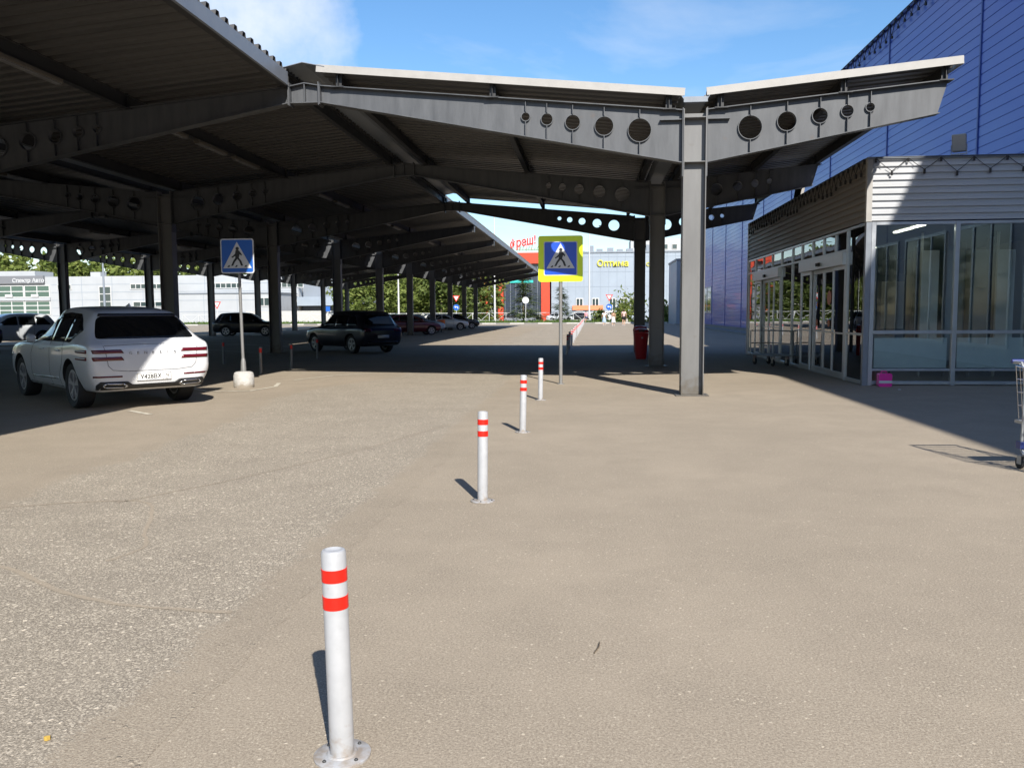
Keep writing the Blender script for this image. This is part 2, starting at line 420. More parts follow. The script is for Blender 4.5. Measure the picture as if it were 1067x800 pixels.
stripe((-8.97, 17.47), (-7.7, 16.17), .09); stripe((-7.7, 16.17), (-6.86, 16.3), .08); stripe((-6.86, 16.3), (-6.7, 17.3), .08); stripe((-6.7, 17.3), (-6.97, 18.2), .09)
stripe((-7.44, 12.87), (-6.82, 12.39), .09); stripe((-6.9, 19.0), (-6.4, 20.5), .08); stripe((-6.4, 20.5), (-5.6, 21.3), .08)
for k in range(8): stripe((-18.5, 21.5 + 5.2 * k), (-13.7, 17.0 + 5.2 * k) if k == 0 else (-13.9, 17.4 + 5.2 * k), .11)
stripe((-24.2, 48.5), (-20.5, 56.0), .14); stripe((-22.6, 44.5), (-13.2, 38.2), .12); stripe((-15.5, 52.0), (-13.2, 49.2), .12)
struct(g.build('parking_lines', M['paint_line']))
# cross road, kerb and verge at the far side
g = MB(); g.cur = 0; kx0 = -140.0; i = 0
while kx0 < 60:
    g.cur = i % 2; g.box(kx0, kx0 + 1.9, 112.6, 112.95, 0, .17); kx0 += 1.9; i += 1
struct(g.build('kerb', [M['kerb_white'], M['kerb_grey']]))
g = MB(); g.box(-160, 80, 112.95, 124, -.1, .13); struct(g.build('verge', M['lawn']))
g = MB(); pr = random.Random(5)
for k in range(9000):
    x = pr.uniform(-75, 30); y = 113 + 10 * pr.random() ** 1.6; h = pr.uniform(.12, .5); a = pr.uniform(0, pi); w = .09
    dx, dy = w * cos(a), w * sin(a); lx, ly = pr.uniform(-.12, .12), pr.uniform(-.12, .12)
    g.add([(x - dx, y - dy, .12), (x + dx, y + dy, .12), (x + lx, y + ly, .12 + h)], [(0, 1, 2)])
stuff(g.build('grass', M['grass'], fix=False), 'rough spring grass growing along the verge behind the kerb', 'grass')

# ------------------------------------------------------------------ parking canopy
Y0, D = 15.72, 8.41
XR, XRL = -5.33, 7.19
CX = [1.86, 1.86 - 2 * 7.19, 1.86 - 4 * 7.19]
ZT = lambda d: 5.14 + .094 * (d - .2)       # top of beam
ZB = lambda d: 4.23 + .188 * (d - .2)       # bottom of beam
can = thing('parking_canopy', 'dark grey steel parking canopy with butterfly roof on perforated tapered beams', 'canopy', (XR, Y0, 0))

# column (H section), base plate, stiffeners
c = MB()
c.box(-.205, -.187, -.15, .15, .02, 5.16); c.box(.187, .205, -.15, .15, .02, 5.16)
c.box(-.187, .187, -.007, .007, .02, 5.10)
c.box(-.3, .3, -.22, .22, 0, .02)
for z in (4.22, 5.0): c.box(-.187, .187, -.14, -.007, z, z + .018); c.box(-.187, .187, .007, .14, z, z + .018)
for sx in (-1, 1):
    for k in range(6):
        for sy in (-.11, .11):
            c.box(sx * .205 - .02, sx * .205 + .02, sy - .015, sy + .015, 4.2 + k * .17, 4.225 + k * .17)
col0 = c.build('column', M['steel_col'], can)
bevel(col0, .004, 1)

def arm_mesh(L, tip):
    b = MB()
    holes = [(.98, .205), (1.62, .165), (2.19, .130), (2.66, .102), (3.05, .074)]
    hz = lambda d: (ZT(d) + ZB(d)) / 2 + .03
    x0 = .225; x1 = L
    outer = [(x0, ZB(x0)), (x1, ZB(x1)), (x1 + (.16 if tip else 0), ZT(x1 + (.16 if tip else 0))), (x0, ZT(x0))]
    b.prism([outer] + [circ(d, hz(d), r)[::-1] for d, r in holes], XZ(), -.007, .007)
    xe = x1 + (.16 if tip else 0)
    # flanges
    for z, e in ((ZT, xe), (ZB, x1)):
        for sg in (0,):
            zz = .008 if z is ZT else -.008
            b.bar((x0, 0, z(x0) + zz), (e, 0, z(e) + zz), .22, .016)
    # collars and ribs
    for d, r in holes:
        n = 24; vs = []; fs = []
        for i in range(n):
            t = 2 * pi * i / n
            for rr, yy in ((r + .012, -.05), (r + .012, .05), (r - .001, .05), (r - .001, -.05)): vs.append((d + rr * cos(t), yy, hz(d) + rr * sin(t)))
        for i in range(n):
            j = (i + 1) % n
            for k in range(4): fs.append((i * 4 + k, j * 4 + k, j * 4 + (k + 1) % 4, i * 4 + (k + 1) % 4))
        b.add(vs, fs)
        for sy in (-1, 1):
            b.box(d - .006, d + .006, min(sy * .008, sy * .075), max(sy * .008, sy * .075), hz(d) + r + .014, ZT(d) - .012)
            b.box(d - .006, d + .006, min(sy * .008, sy * .075), max(sy * .008, sy * .075), ZB(d) + .012, hz(d) - r - .014)
    # end plate at the column with side lug
    b.box(.206, .224, -.13, .13, ZB(.2) - .26, 5.18)
    b.box(.226, .62, -.09, -.008, 4.98, 4.996); b.box(.226, .62, .008, .09, 4.98, 4.996)
    if not tip:
        b.box(x1 + .001, x1 + .02, -.13, .13, ZB(x1) - .05, ZT(x1) + .03)
    return b
def arm_obj(L, tip, mirror):
    b = arm_mesh(L, tip)
    if mirror: b.v = [(-x, y, z) for x, y, z in b.v]
    return b.build('beam', M['steel'], can)
armR_long = arm_obj(6.88, False, False); armL_long = arm_obj(6.88, False, True)
armR_short = arm_obj(4.2, True, False); armL_short = arm_obj(4.2, True, True)
# ridge joint between two arms
j = MB()
j.box(-.27, .27, -.007, .007, 5.50, 5.80)
j.bar((-.27, 0, 5.785), (0, 0, 5.835), .2, .016); j.bar((0, 0, 5.835), (.27, 0, 5.785), .2, .016)
j.bar((-.27, 0, 5.478), (.27, 0, 5.478), .2, .016)
for sy in (-1, 1): j.box(-.008, .008, min(sy * .008, sy * .09), max(sy * .008, sy * .09), 5.49, 5.82)
for sx in (-1, 1): j.box(sx * .28 - .009, sx * .28 + .009, -.13, .13, 5.42, 5.84)
joint0 = j.build('ridge_joint', M['steel'], can)
protos = dict(column=col0, RL=armR_long, LL=armL_long, RS=armR_short, LS=armL_short, J=joint0); used = set()
def put(k, x, y):
    o = protos[k]
    if k in used: o = o.copy(); COL.objects.link(o); o.parent = can
    used.add(k); o.location = (x - XR, y - Y0, 0); return o
FR = range(-2, 10)
for i in (0, 1, 2):
    y = Y0 + i * D; put('column', CX[0], y); put('RS', CX[0], y); put('LL', CX[0], y); put('J', XR, y)
for i in FR:
    y = Y0 + i * D
    put('column', CX[1], y); put('RL', CX[1], y); put('LL', CX[1], y)
    put('column', CX[2], y); put('RL', CX[2], y); put('LS', CX[2], y)
    put('J', XR - 2 * XRL, y)
# roof sheets: one corrugated sheet per slope and bay
PIT = .32
def sheet(xa, za, xb, zb, ya, yb, nm='roof_panel'):
    s = MB(); vs = []; fs = []
    n = int(round((yb - ya) / PIT)); p = (yb - ya) / n; prof = []
    for k in range(n):
        y = ya + k * p
        prof += [(y, .0), (y + .50 * p, .0), (y + .60 * p, .10), (y + .90 * p, .10)]
    prof.append((yb, 0))
    for t in (0, -.006):
        for y, h in prof: vs.append((xa, y, za + h + t)); vs.append((xb, y, zb + h + t))
    m = len(prof)
    for q in (0, 1):
        o = q * 2 * m
        for k in range(m - 1): fs.append((o + 2 * k, o + 2 * k + 1, o + 2 * k + 3, o + 2 * k + 2))
    for k in range(m - 1):
        fs.append((2 * k, 2 * k + 2, 2 * m + 2 * k + 2, 2 * m + 2 * k)); fs.append((2 * k + 1, 2 * k + 3, 2 * m + 2 * k + 3, 2 * m + 2 * k + 1))
    s.add(vs, fs)
    return s.build(nm, M['deck'], can, world=True)
PH = .25
ZD = lambda d: ZT(d) + .016 + PH + .003
YF, YE = Y0 - .14, Y0 + 2 * D + .28
dA, dB = .22, 6.90                       # slope extents measured from the column line
def ys(i0, i1):                          # bay boundaries
    return [(Y0 + i * D, Y0 + (i + 1) * D) for i in range(i0, i1)]
for ya, yb in ((YF, Y0 + D), (Y0 + D, YE)):
    sheet(CX[0] - dA, ZD(dA), CX[0] - 6.90, ZD(6.90), ya, yb); sheet(CX[0] + dA, ZD(dA), CX[0] + 4.5, ZD(4.5), ya, yb)
for k, (ya, yb) in enumerate(ys(-2, 9)):
    if k == 0: ya -= .3
    if k == 10: yb += .3
    # unseen overhang added on the first bays to move their shadow edge
    for y0_, y1_, ex in (((ya, yb, 7.6),) if yb < 9.8 else ((ya, 9.8, 7.6), (9.8, yb, 6.88)) if ya < 9.8 else ((ya, yb, 6.88),)):
        sheet(CX[1] + dA, ZD(dA), CX[1] + ex, ZD(ex), y0_, y1_)
    sheet(CX[1] - dA, ZD(dA), CX[1] - 6.90, ZD(6.90), ya, yb)
    sheet(CX[2] + dA, ZD(dA), CX[2] + 6.90, ZD(6.90), ya, yb); sheet(CX[2] - dA, ZD(dA), CX[2] - 4.5, ZD(4.5), ya, yb)
# purlins (I sections along Y)
def purlin(x, d, ya, yb, m='steel_dark'):
    p = MB(); z = ZT(d) + .017
    p.box(x - .005, x + .005, ya, yb, z + .009, z + PH - .009); p.box(x - .06, x + .06, ya, yb, z, z + .009); p.box(x - .06, x + .06, ya, yb, z + PH - .009, z + PH - .001)
    i = -3
    for i in range(-2, 10):
        y = Y0 + i * D
        if ya - .2 < y < yb + .2:
            p.box(x - .12, x + .12, max(y - .13, ya - .04), y + .13, z - .018, z - .0005)
            p.box(x - .055, x - .006, y - .006, y + .006, z + .01, z + PH - .01); p.box(x + .006, x + .055, y - .006, y + .006, z + .01, z + PH - .01)
    return p.build('purlin', M[m], can, world=True)
for d in (.46, 3.66, 6.55): purlin(CX[0] - d, d, YF + .06, YE - .05)
for d in (.46, 2.6, 4.3): purlin(CX[0] + d, d, YF + .06, YE - .05)
yA, yB = Y0 - 2 * D - .25, Y0 + 9 * D + .25
for d in (.46, 3.66, 6.81): purlin(CX[1] + d, d, yA, yB); purlin(CX[1] - d, d, yA, yB); purlin(CX[2] + d, d, yA, yB)
for d in (.46, 2.6, 4.3): purlin(CX[2] - d, d, yA, yB)
# fascia boards
def fascia(a, b, h=.135, t=.02, m='fascia'):
    f = MB(); f.bar(a, b, t, h); return f.build('fascia', M[m], can, world=True)
yf = YF - .012
fascia((CX[0] - dA + .03, yf, ZD(dA) + .035), (CX[0] - 6.93, yf, ZD(6.93) + .035))
fascia((CX[0] + dA - .03, yf, ZD(dA) + .035), (CX[0] + 4.55, yf, ZD(4.55) + .035))
fascia((CX[0] + 4.55, yf + .012, ZD(4.5) + .035), (CX[0] + 4.55, YE, ZD(4.5) + .035))
fascia((CX[0] - dA, YE + .012, ZD(dA) + .035), (CX[0] - 6.62, YE + .012, ZD(6.62) + .035))
fascia((CX[0] + dA, YE + .012, ZD(dA) + .035), (CX[0] + 4.55, YE + .012, ZD(4.55) + .035))
zE = ZT(6.88) + .016
for ya, yb, x in ((yA, 9.8, CX[1] + 7.62), (9.8, YF - .05, CX[1] + 6.90), (YE + .05, yB, CX[1] + 6.90)):  # first strip edges the added overhang and closes its light gap
    dz = .094 * (x - CX[1] - 6.9)
    f = MB(); f.box(x, x + .02, ya, yb, zE - .005 + dz, zE + (.235 if dz < .03 else .37) + dz); f.box(x - .06, x, ya, yb, zE - .005 + dz, zE + .003 + dz); f.build('fascia', M['trim_grey'], can, world=True)
fascia((CX[2] - 4.55, yA, ZD(4.5) + .035), (CX[2] - 4.55, yB, ZD(4.5) + .035))
# ridge caps
def cap(x, ya, yb, w):
    q = MB(); q.bar((x - w, (ya + yb) / 2, ZD(6.9) + .06), (x, (ya + yb) / 2, ZD(6.9) + .15), yb - ya, .012, up=(0, 0, 1)); q.bar((x, (ya + yb) / 2, ZD(6.9) + .15), (x + w, (ya + yb) / 2, ZD(6.9) + .06), yb - ya, .012)
    return q.build('ridge_cap', M['trim_grey'], can, world=True)
cap(XR, YF - .03, YE, .42); cap(XR - 2 * XRL, yA, yB, .42)
# gutters (narrower than the gap between the slopes, so slivers of sun fall through)
def gutter(x, ya, yb, w=1.0, dx=0.0):
    x += dx
    q = MB()
    z0 = 5.26
    q.prism([[(w * a_, z0 + b_) for a_, b_ in ((-.10, 0), (.10, 0), (.15, .14), (.142, .14), (.095, .008), (-.095, .008), (-.142, .14), (-.15, .14))]], lambda u, v, t: (x + u, t, v), ya, yb)
    q.box(x - .12 * w, x + .12 * w, ya - .006, ya - .001, z0 + .005, z0 + .10)
    return q.build('gutter', M['trim_grey'], can, world=True)
YG = Y0 + 2.3 * D
gutter(CX[0], YF - .02, YE, 1.75); gutter(CX[1], yA, YG - .01, 1.75); gutter(CX[1], YG, yB, .8, .10); gutter(CX[2], yA, YG - .01, 1.75); gutter(CX[2], YG, yB, .8, .10)

# strip lights under the purlins
sl = thing('strip_light', 'grey strip light fixed under a canopy purlin', 'light fixture', (0, 0, 0), 0, 'strip lights under the canopy')
q = MB(); q.box(-.07, .07, -.75, .75, -.075, 0); o = q.build('housing', M['steel_col'], sl); bevel(o, .01, 1)
q = MB(); q.box(-.055, .055, -.72, .72, -.10, -.076); o = q.build('diffuser', M['steel_light'], sl); bevel(o, .01, 2)
cm = childmap(sl); first = True
for x, d, nn, i0 in ((CX[1] + 3.66, 3.66, 3, -1), (CX[1] - 3.66, 3.66, 2, 0), (CX[2] + 3.66, 3.66, 2, 0)):
    for i in range(i0, 7):
        for k in range(nn):
            y = Y0 + i * D + 1.6 + k * (2.0 if nn == 3 else 4.2)
            o = sl if first else copy_tree(sl, None, cm); first = False
            o.location = (x, y, ZT(d) + .017)

# ------------------------------------------------------------------ store
WX = 11.0
st = thing('store_building', 'tall blue store building clad in horizontally ribbed metal panels', 'building', (WX, 30, 0))
w = MB(); z = 0.45; w.v = []
def ribbed_wall(x, y0, y1, zt_fn, z0, pitch, depth):
    """wall in the plane X=x facing -X, horizontal ribs"""
    b = MB(); H = zt_fn(y0); n = int((H - z0) / pitch); prof = []
    for k in range(n):
        z = z0 + k * pitch; prof += [(0, z), (0, z + pitch * .88), (depth, z + pitch * .91), (depth, z + pitch * .97)]
    prof.append((0, z0 + n * pitch)); vs = []; fs = []
    for dx, z in prof: vs += [(x + dx, y0, z), (x + dx, y1, z)]
    for k in range(len(prof) - 1): fs.append((2 * k, 2 * k + 1, 2 * k + 3, 2 * k + 2))
    b.add(vs, fs); return b
b = ribbed_wall(WX, 22, 101, lambda y: 11.95, .35, .29, .016)
b.box(WX + .02, WX + 30, 22, 101, 0, 11.9)
b.build('wall', M['blue'], st, world=True)
b = MB(); b.box(WX - .02, WX + .03, -45, 17.8, 0, 4.9); b.build('ground_floor_wall', M['panel_white'], st, world=True)
for k in range(14):
    ya = -40 + k * 4.1; f = MB()
    f.box(WX - .07, WX - .021, ya, ya + 3.4, .5, .6); f.box(WX - .07, WX - .021, ya, ya + 3.4, 3.9, 4.0)
    for q in range(4): f.box(WX - .068, WX - .021, ya + q * 1.1, ya + q * 1.1 + .1, .6, 3.9)
    fo = f.build('shop_window', M['alu'], st, world=True); f = MB(); f.box(WX - .04, WX - .03, ya + .05, ya + 3.35, .55, 3.95); f.build('pane', M['winglass'], fo, world=True)
b = MB(); b.box(WX + .04, WX + 30, -45, 21.98, 0, 13.6); b.add(*(lambda q: (q.v, q.f))(ribbed_wall(WX, -45, 22, lambda y: 13.6, 4.95, .29, .016)))  # unseen near part, made taller to set its shadow edge on the ground
b.build('front_wall', M['blue'], st, world=True)
yj = 25.6 - 7.5 * 6
while yj < 101:
    b = MB(); b.box(WX - .028, WX + .004, yj - .035, yj + .035, .36, 11.93 if yj > 22 else 13.58); yj += 7.5
    b.build('panel_joint', M['blue_line'], st, world=True)
b = MB(); b.box(WX - .07, WX + .2, 22, 101, 11.93, 12.06); b.box(WX - .07, WX + .2, -45, 21.99, 13.6, 13.74); b.build('parapet_cap', M['blue_line'], st, world=True)
b = MB(); b.box(WX - .12, WX + .019, 31.2, 101, 0, .345); b.build('plinth', M['kerb_grey'], st, world=True)
b = MB(); b.box(WX - 1.1, WX - .12, 33, 101, 0, .13); struct(b.build('pavement', M['kerb_grey']))
wf = MB(); ya, yb = 78.3, 89.5
wf.box(WX - .06, WX + .02, ya, yb, 1.38, 1.5); wf.box(WX - .06, WX + .02, ya, yb, 3.7, 3.82)
for k in range(5): yy = ya + .06 + (yb - ya - .12) * k / 4; wf.box(WX - .06, WX + .02, yy - .06, yy + .06, 1.5, 3.7)
wo = wf.build('window', M['white'], st, world=True)
p = MB(); p.box(WX - .03, WX - .02, ya + .1, yb - .1, 1.48, 3.72); p.build('pane', M['winglass'], wo, world=True)
# icicle light string along the parapet
def icicle(name, label, pts_fn, L, step, drop, parent_loc, cable_r=.012):
    t = MB(); n = int(L / step); rr = random.Random(4)
    top = [pts_fn(k * step, 0) for k in range(n + 1)]
    t.tube(top, cable_r, 5)
    lb = MB()
    for k in range(n):
        d = drop * rr.uniform(.65, 1.1)
        a = pts_fn(k * step, .02); m_ = pts_fn((k + .5) * step, d); b_ = pts_fn((k + 1) * step, .02)
        t.tube([a, pts_fn((k + .27) * step, d * .62), m_], cable_r * .8, 4); t.tube([m_, pts_fn((k + .73) * step, d * .62), b_], cable_r * .8, 4)
        lb.tube([m_, (m_[0], m_[1], m_[2] - .09)], cable_r * 2.6, 5); lb.tube([a, (a[0], a[1], a[2] - .08)], cable_r * 2.6, 5)
    o = t.build(name, M['cable']); tag(o, label, 'light string'); bs = lb.build('bulb_socket', M['cable'], o); bs['kind'] = 'stuff'
    return o
icicle('light_string', 'dark unlit icicle light string along the blue store roof edge', lambda s, d: (WX - .11, 23 + s, 12.0 - d), 77, .62, .5, None, .018)

# ------------------------------------------------------------------ entrance pavilion
PX, PY, PB = 5.62, 17.9, 30.85
pv = thing('entrance_pavilion', 'glazed entrance pavilion with ribbed silver cladding beside the blue store', 'building', (PX, PY, 0))
ZC0, ZC1 = 3.36, 4.58
def ribs(n): 
    pr_ = []; h = (ZC1 - ZC0) / n
    for k in range(n):
        z = ZC0 + k * h; pr_ += [(0, z), (0, z + .46 * h), (.042, z + .56 * h), (.042, z + .92 * h)]
    pr_.append((0, ZC1)); return pr_
PR = ribs(9)
b = MB(); vs = []; fs = []
for d, z in PR: vs += [(PX + .05, PY - .0 - .03 + d, z), (WX, PY - .03 + d, z)]
for k in range(len(PR) - 1): fs.append((2 * k, 2 * k + 1, 2 * k + 3, 2 * k + 2))
b.add(vs, fs); b.box(PX + .06, WX - .01, PY + .01, PY + .1, ZC0 + .02, ZC1 - .02); b.build('front_cladding', M['clad'], pv, world=True)
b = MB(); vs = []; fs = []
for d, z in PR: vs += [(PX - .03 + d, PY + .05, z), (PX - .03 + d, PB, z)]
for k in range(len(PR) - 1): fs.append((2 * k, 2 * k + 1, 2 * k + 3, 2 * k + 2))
b.add(vs, fs); b.box(PX + .01, PX + .1, PY + .11, PB, ZC0 + .02, ZC1 - .02); b.build('side_cladding', M['clad_side_shaded'], pv, world=True)
b = MB(); b.box(PX - .05, PX + .06, PY - .05, PY + .06, ZC0 - .02, ZC1 + .0); b.build('corner_trim', M['fascia'], pv, world=True)
b = MB(); b.box(PX - .045, WX - .012, PY - .045, PB, ZC1 + .002, ZC1 + .05); b.build('roof', M['trim_grey'], pv, world=True)
b = MB(); b.box(PX - .03, PX + .05, PB, PB + .12, 0, ZC1); b.box(PX + .05, WX, PB + .002, PB + .1, 0, ZC1 - .01); b.build('back_wall', M['clad'], pv, world=True)
# interior
b = MB(); b.box(PX + .12, WX - .05, PY + .12, PB - .05, .004, .02); b.build('interior_floor', M['roomfloor'], pv, world=True)
b = MB(); b.box(PX + .12, WX - .02, PY + .12, PB - .05, ZC0 - .05, ZC0); b.build('ceiling', M['roomdark'], pv, world=True)
b = MB(); b.box(WX - .05, WX - .021, PY + .12, PB - .05, .02, ZC0 - .06); b.build('interior_wall', M['roomwall'], pv, world=True)
b = MB()
for x in (7.9, 8.9, 9.8): b.box(x, x + .12, 24.2, 24.35, .021, ZC0 - .06)
for y in (21.5, 23.0, 26.4, 28.2): b.box(9.6, 9.72, y, y + .13, .021, ZC0 - .06)
b.box(7.3, 7.4, 25.6, 28.5, .021, 2.3); b.box(8.0, 9.4, 26.2, 26.3, .021, 2.6)
build_pieces(b, 'interior_partition', M['panel_mid'], pv, True)
for k in range(6):
    b = MB(); x = 7.55 + k * .55; b.box(x, x + .36, 20.1, 20.14, .4, 2.9); b.box(x - .03, x + .0, 20.08, 20.16, .021, ZC0 - .06); b.build('interior_screen', M['roomwall'] if k % 3 else M['board'], pv, world=True)
b = MB(); b.box(8.1, 9.3, 26.12, 26.19, 1.0, 2.4); b.box(6.75, 7.7, 24.9, 24.96, 1.3, 2.8); build_pieces(b, 'interior_poster', M['board'], pv, True)
for x, y in ((6.83, 19.35), (6.81, 17.98 + .25), (7.9, 25.0)):
    b = MB(); b.box(x - .04, x + .04, y - .5 if y > 19 else y - .1, y + .5, ZC0 - .085, ZC0 - .052); b.build('ceiling_lamp', M['lamp'], pv, world=True)
# front glazing
fr = MB(); yq0, yq1 = PY - .03, PY + .06
for x in (PX + .12, 7.38, 9.14, WX - .08): fr.box(x - .045, x + .045, yq0, yq1, .0, ZC0 - .022)
for xa, xb in ((PX + .166, 7.334), (7.426, 9.094), (9.186, WX - .126)):
    fr.box(xa, xb, yq0 + .004, yq1 - .004, .02, .09); fr.box(xa, xb, yq0 + .004, yq1 - .004, 1.06, 1.13); fr.box(xa, xb, yq0 + .004, yq1 - .004, ZC0 - .09, ZC0 - .023)
    fr.box(xa, xb, yq0 + .03, yq1 - .012, .30, .345)
o = fr.build('front_frame', M['alu'], pv, world=True); bevel(o, .006, 1)
for k, (xa, xb) in enumerate(((PX + .166, 7.334), (7.426, 9.094), (9.186, WX - .126))):
    for za, zb in ((.09, 1.06), (1.13, ZC0 - .09)):
        b = MB(); b.box(xa, xb, PY + .018, PY + .024, za, zb); b.build('glass_pane', M['glass_front'], pv, world=True)
    b = MB(); b.box(xa + .05, xb - .06, PY + .05, PY + .07, .36, .98); b.build('lower_board', M['board'], pv, world=True)
# corner post and curved corner glass
b = MB(); b.box(PX - .035, PX + .07, PY - .035, PY + .07, 0, ZC0 - .022); b.build('corner_post', M['trim_grey'], pv, world=True)
def side_frame(spec, name='side_frame', m='alu', x0=PX - .02, x1=PX + .05):
    f = MB()
    for (ya, yb, za, zb) in spec: f.box(x0, x1, ya, yb, za, zb)
    o = f.build(name, M[m], pv, world=True); bevel(o, .005, 1); return o
TZ0, TZ1 = 2.84, ZC0 - .023
mull = [19.2, 20.7, 22.1, 23.2, 24.25, 25.6, 26.9, 28.2, 29.5, 30.75]
spec = [(y - .04, y + .04, 0, TZ1) for y in (19.2, 23.2, 24.25, 25.6, 29.5, 30.75)]
spec += [(y - .03, y + .03, TZ0 + .05, TZ1 - .06) for y in (20.1, 21.1, 22.1, 26.9, 28.2)]
for ya, yb in ((19.24, 23.16), (25.64, 29.46)): spec += [(ya, yb, TZ1 - .06, TZ1 - .001), (ya, yb, TZ0 - .0, TZ0 + .05)]
for ya, yb in ((23.24, 24.21), (24.29, 25.56), (29.54, 30.71)): spec += [(ya, yb, TZ1 - .06, TZ1 - .001), (ya, yb, .02, .09), (ya, yb, TZ0, TZ0 + .05)]
side_frame(spec)
def side_glass(ya, yb, za, zb, x=PX + .012, parent=pv, nm='glass_pane'):
    b = MB(); b.box(x, x + .006, ya, yb, za, zb); return b.build(nm, M['glass_side'], parent, world=True)
for ya, yb in ((19.24, 20.07), (20.13, 21.07), (21.13, 22.07), (22.13, 23.16), (25.64, 26.87), (26.93, 28.17), (28.23, 29.46), (23.24, 24.21), (24.29, 25.56), (29.54, 30.71)):
    side_glass(ya, yb, TZ0 + .05, TZ1 - .06)
for ya, yb in ((23.24, 24.21), (24.29, 25.56), (29.54, 30.71)): side_glass(ya, yb, .09, TZ0)
# curved glass: quarter-bulge between corner post and first mullion
b = MB(); n = 14; vs = []; fs = []
for i in range(n + 1):
    t = i / n; y = PY + .09 + t * (19.16 - PY - .09); x = PX + .012 - .008 * sin(pi * t)
    vs += [(x, y, .09), (x, y, TZ1 - .05), (x + .006, y, .09), (x + .006, y, TZ1 - .05)]
for i in range(n):
    a = 4 * i; fs += [(a, a + 4, a + 5, a + 1), (a + 2, a + 3, a + 7, a + 6), (a, a + 2, a + 6, a + 4), (a + 1, a + 5, a + 7, a + 3)]
b.add(vs, fs); b.build('curved_glass', M['glass_curve'], pv, world=True, smooth=True)
b = MB()
for zc, h in ((.05, .08), (1.05, .05), (TZ1 - .025, .05)):
    pts = [(PX + .012 - .008 * sin(pi * i / n), PY + .09 + i / n * (19.16 - PY - .09), zc) for i in range(n + 1)]
    for p_, q_ in zip(pts, pts[1:]): b.bar(p_, q_, .04, h)
build_pieces(b, 'curved_frame', M['alu'], pv, True)
# two sliding door sets
for ya, yb in ((19.24, 23.16), (25.64, 29.46)):
    dr = MB(); dr.box(PX - .10, PX + .02, ya, yb, 2.55, 2.835)
    dob = dr.build('sliding_door', M['alu'], pv, world=True); bevel(dob, .008, 1)
    b = MB(); b.box(PX + .021, PX + .1, ya, yb, .0, .03); b.build('threshold', M['zinc'], dob, world=True)
    b = MB(); yc = (ya + yb) / 2; b.box(PX - .14, PX - .101, yc - .13, yc + .13, 2.62, 2.70); b.build('door_sensor', M['black'], dob, world=True)
    W = (yb - ya) / 4
    for k in range(4):
        a = ya + k * W; bb = a + W; x = PX - .005 if k in (0, 3) else PX + .055
        f = MB()
        f.box(x - .022, x + .022, a + .002, a + .07, .031, 2.548); f.box(x - .022, x + .022, bb - .07, bb - .002, .031, 2.548)
        f.box(x - .022, x + .022, a + .07, bb - .07, .031, .16); f.box(x - .022, x + .022, a + .07, bb - .07, 2.46, 2.548)
        f.box(x - .026, x + .026, a + .07, bb - .07, 1.02, 1.055)
        lf = f.build('door_leaf', M['alu'], dob, world=True)
        side_glass(a + .07, bb - .07, .16, 2.46, x - .003, dob, 'door_glass')
    if ya < 20:
        b = MB()
        for yc_, zc_, r_ in ((yc - .55, 1.85, .17), (yc - .55, 1.25, .09), (yc + .5, 1.25, .09), (yc + .5, 1.7, .06)):
            b.prism([circ(yc_, zc_, r_, 20)], lambda u, v, t: (PX + .025 + t, u, v), 0, .004)
        build_pieces(b, 'door_sticker', mat('sticker_red', (.35, .10, .03), .5), dob, True)
# light strings on the pavilion
icicle('light_string', 'light string in wide zigzags along the pavilion front top', lambda s, d: (PX + .1 + s, PY - .075, ZC1 + .03 - d), 5.2, .63, .36, None, .009)
icicle('light_string', 'dense dark light string along the pavilion side above the doors', lambda s, d: (PX - .075, PY + .1 + s, ZC1 + .03 - d), 12.7, .36, .32, None, .010)
# floodlights on its roof
def flood(loc, rz, label):
    t = thing('floodlight', label, 'floodlight', loc, rz, 'floodlights on the pavilion roof')
    b = MB(); b.tube([(0, 0, 0), (0, 0, .12)], .02, 8); b.box(-.14, .14, -.012, .012, .10, .12); b.box(-.15, -.14, -.02, .02, .10, .3); b.box(.14, .15, -.02, .02, .10, .3); b.build('bracket', M['zinc'], t)
    b = MB(); b.prism([[(-.13, .16), (.13, .16), (.135, .5), (-.135, .5)]], lambda u, v, s: (u, s + (v - .3) * .25, v), -.06, .06); o = b.build('lamp_head', M['fascia'], t); bevel(o, .02, 2)
    b = MB(); b.prism([[(-.11, .2), (.11, .2), (.11, .46), (-.11, .46)]], lambda u, v, s: (u, s + (v - .3) * .25, v), -.068, -.061); b.build('lens', M['carglass'], t)
flood((7.55, PY + .5, ZC1 + .05), 2.6, 'white floodlight standing on the pavilion roof above the front glass')
flood((PX + .4, 25.4, ZC1 + .05), -.9, 'pale floodlight on the pavilion roof above the side doors')

# ------------------------------------------------------------------ bollards
def make_bollard(label, top_red=False):
    t = thing('bollard', label, 'bollard', group='white bollards with red bands along the driveway')
    b = MB(); r = .0425; b.lathe([(r, .012), (r, .735), (r - .004, .742), (r - .012, .744), (r - .02, .738)], n=28); o = b.build('post', M['bollard'], t, smooth=True)
    for z0, z1 in ((.636, .680), (.540, .585)):
        b = MB(); b.lathe([(r - .003, z0), (r + .0016, z0), (r + .0016, z1), (r - .003, z1)], n=28, closed=True); b.build('red_band', M['red'], t, smooth=True)
    b = MB(); b.lathe([(.100, 0), (.100, .008), (.097, .010), (.055, .011), (.050, .016), (.042, .016)], n=32); bp = b.build('base_plate', M['bollard'], t, smooth=True)
    for k in range(4):
        a = R(35) + k * pi / 2; b = MB(); b.lathe([(.007, .010), (.007, .014), (.004, .017)], (.077 * cos(a), .077 * sin(a), 0), 6); b.build('bolt', M['steel_dark'], bp)
    return t
XB, YB, DB = -.868, 2.765, 4.0
bo = make_bollard('nearest white bollard with two red bands, in the foreground')
cm = childmap(bo)
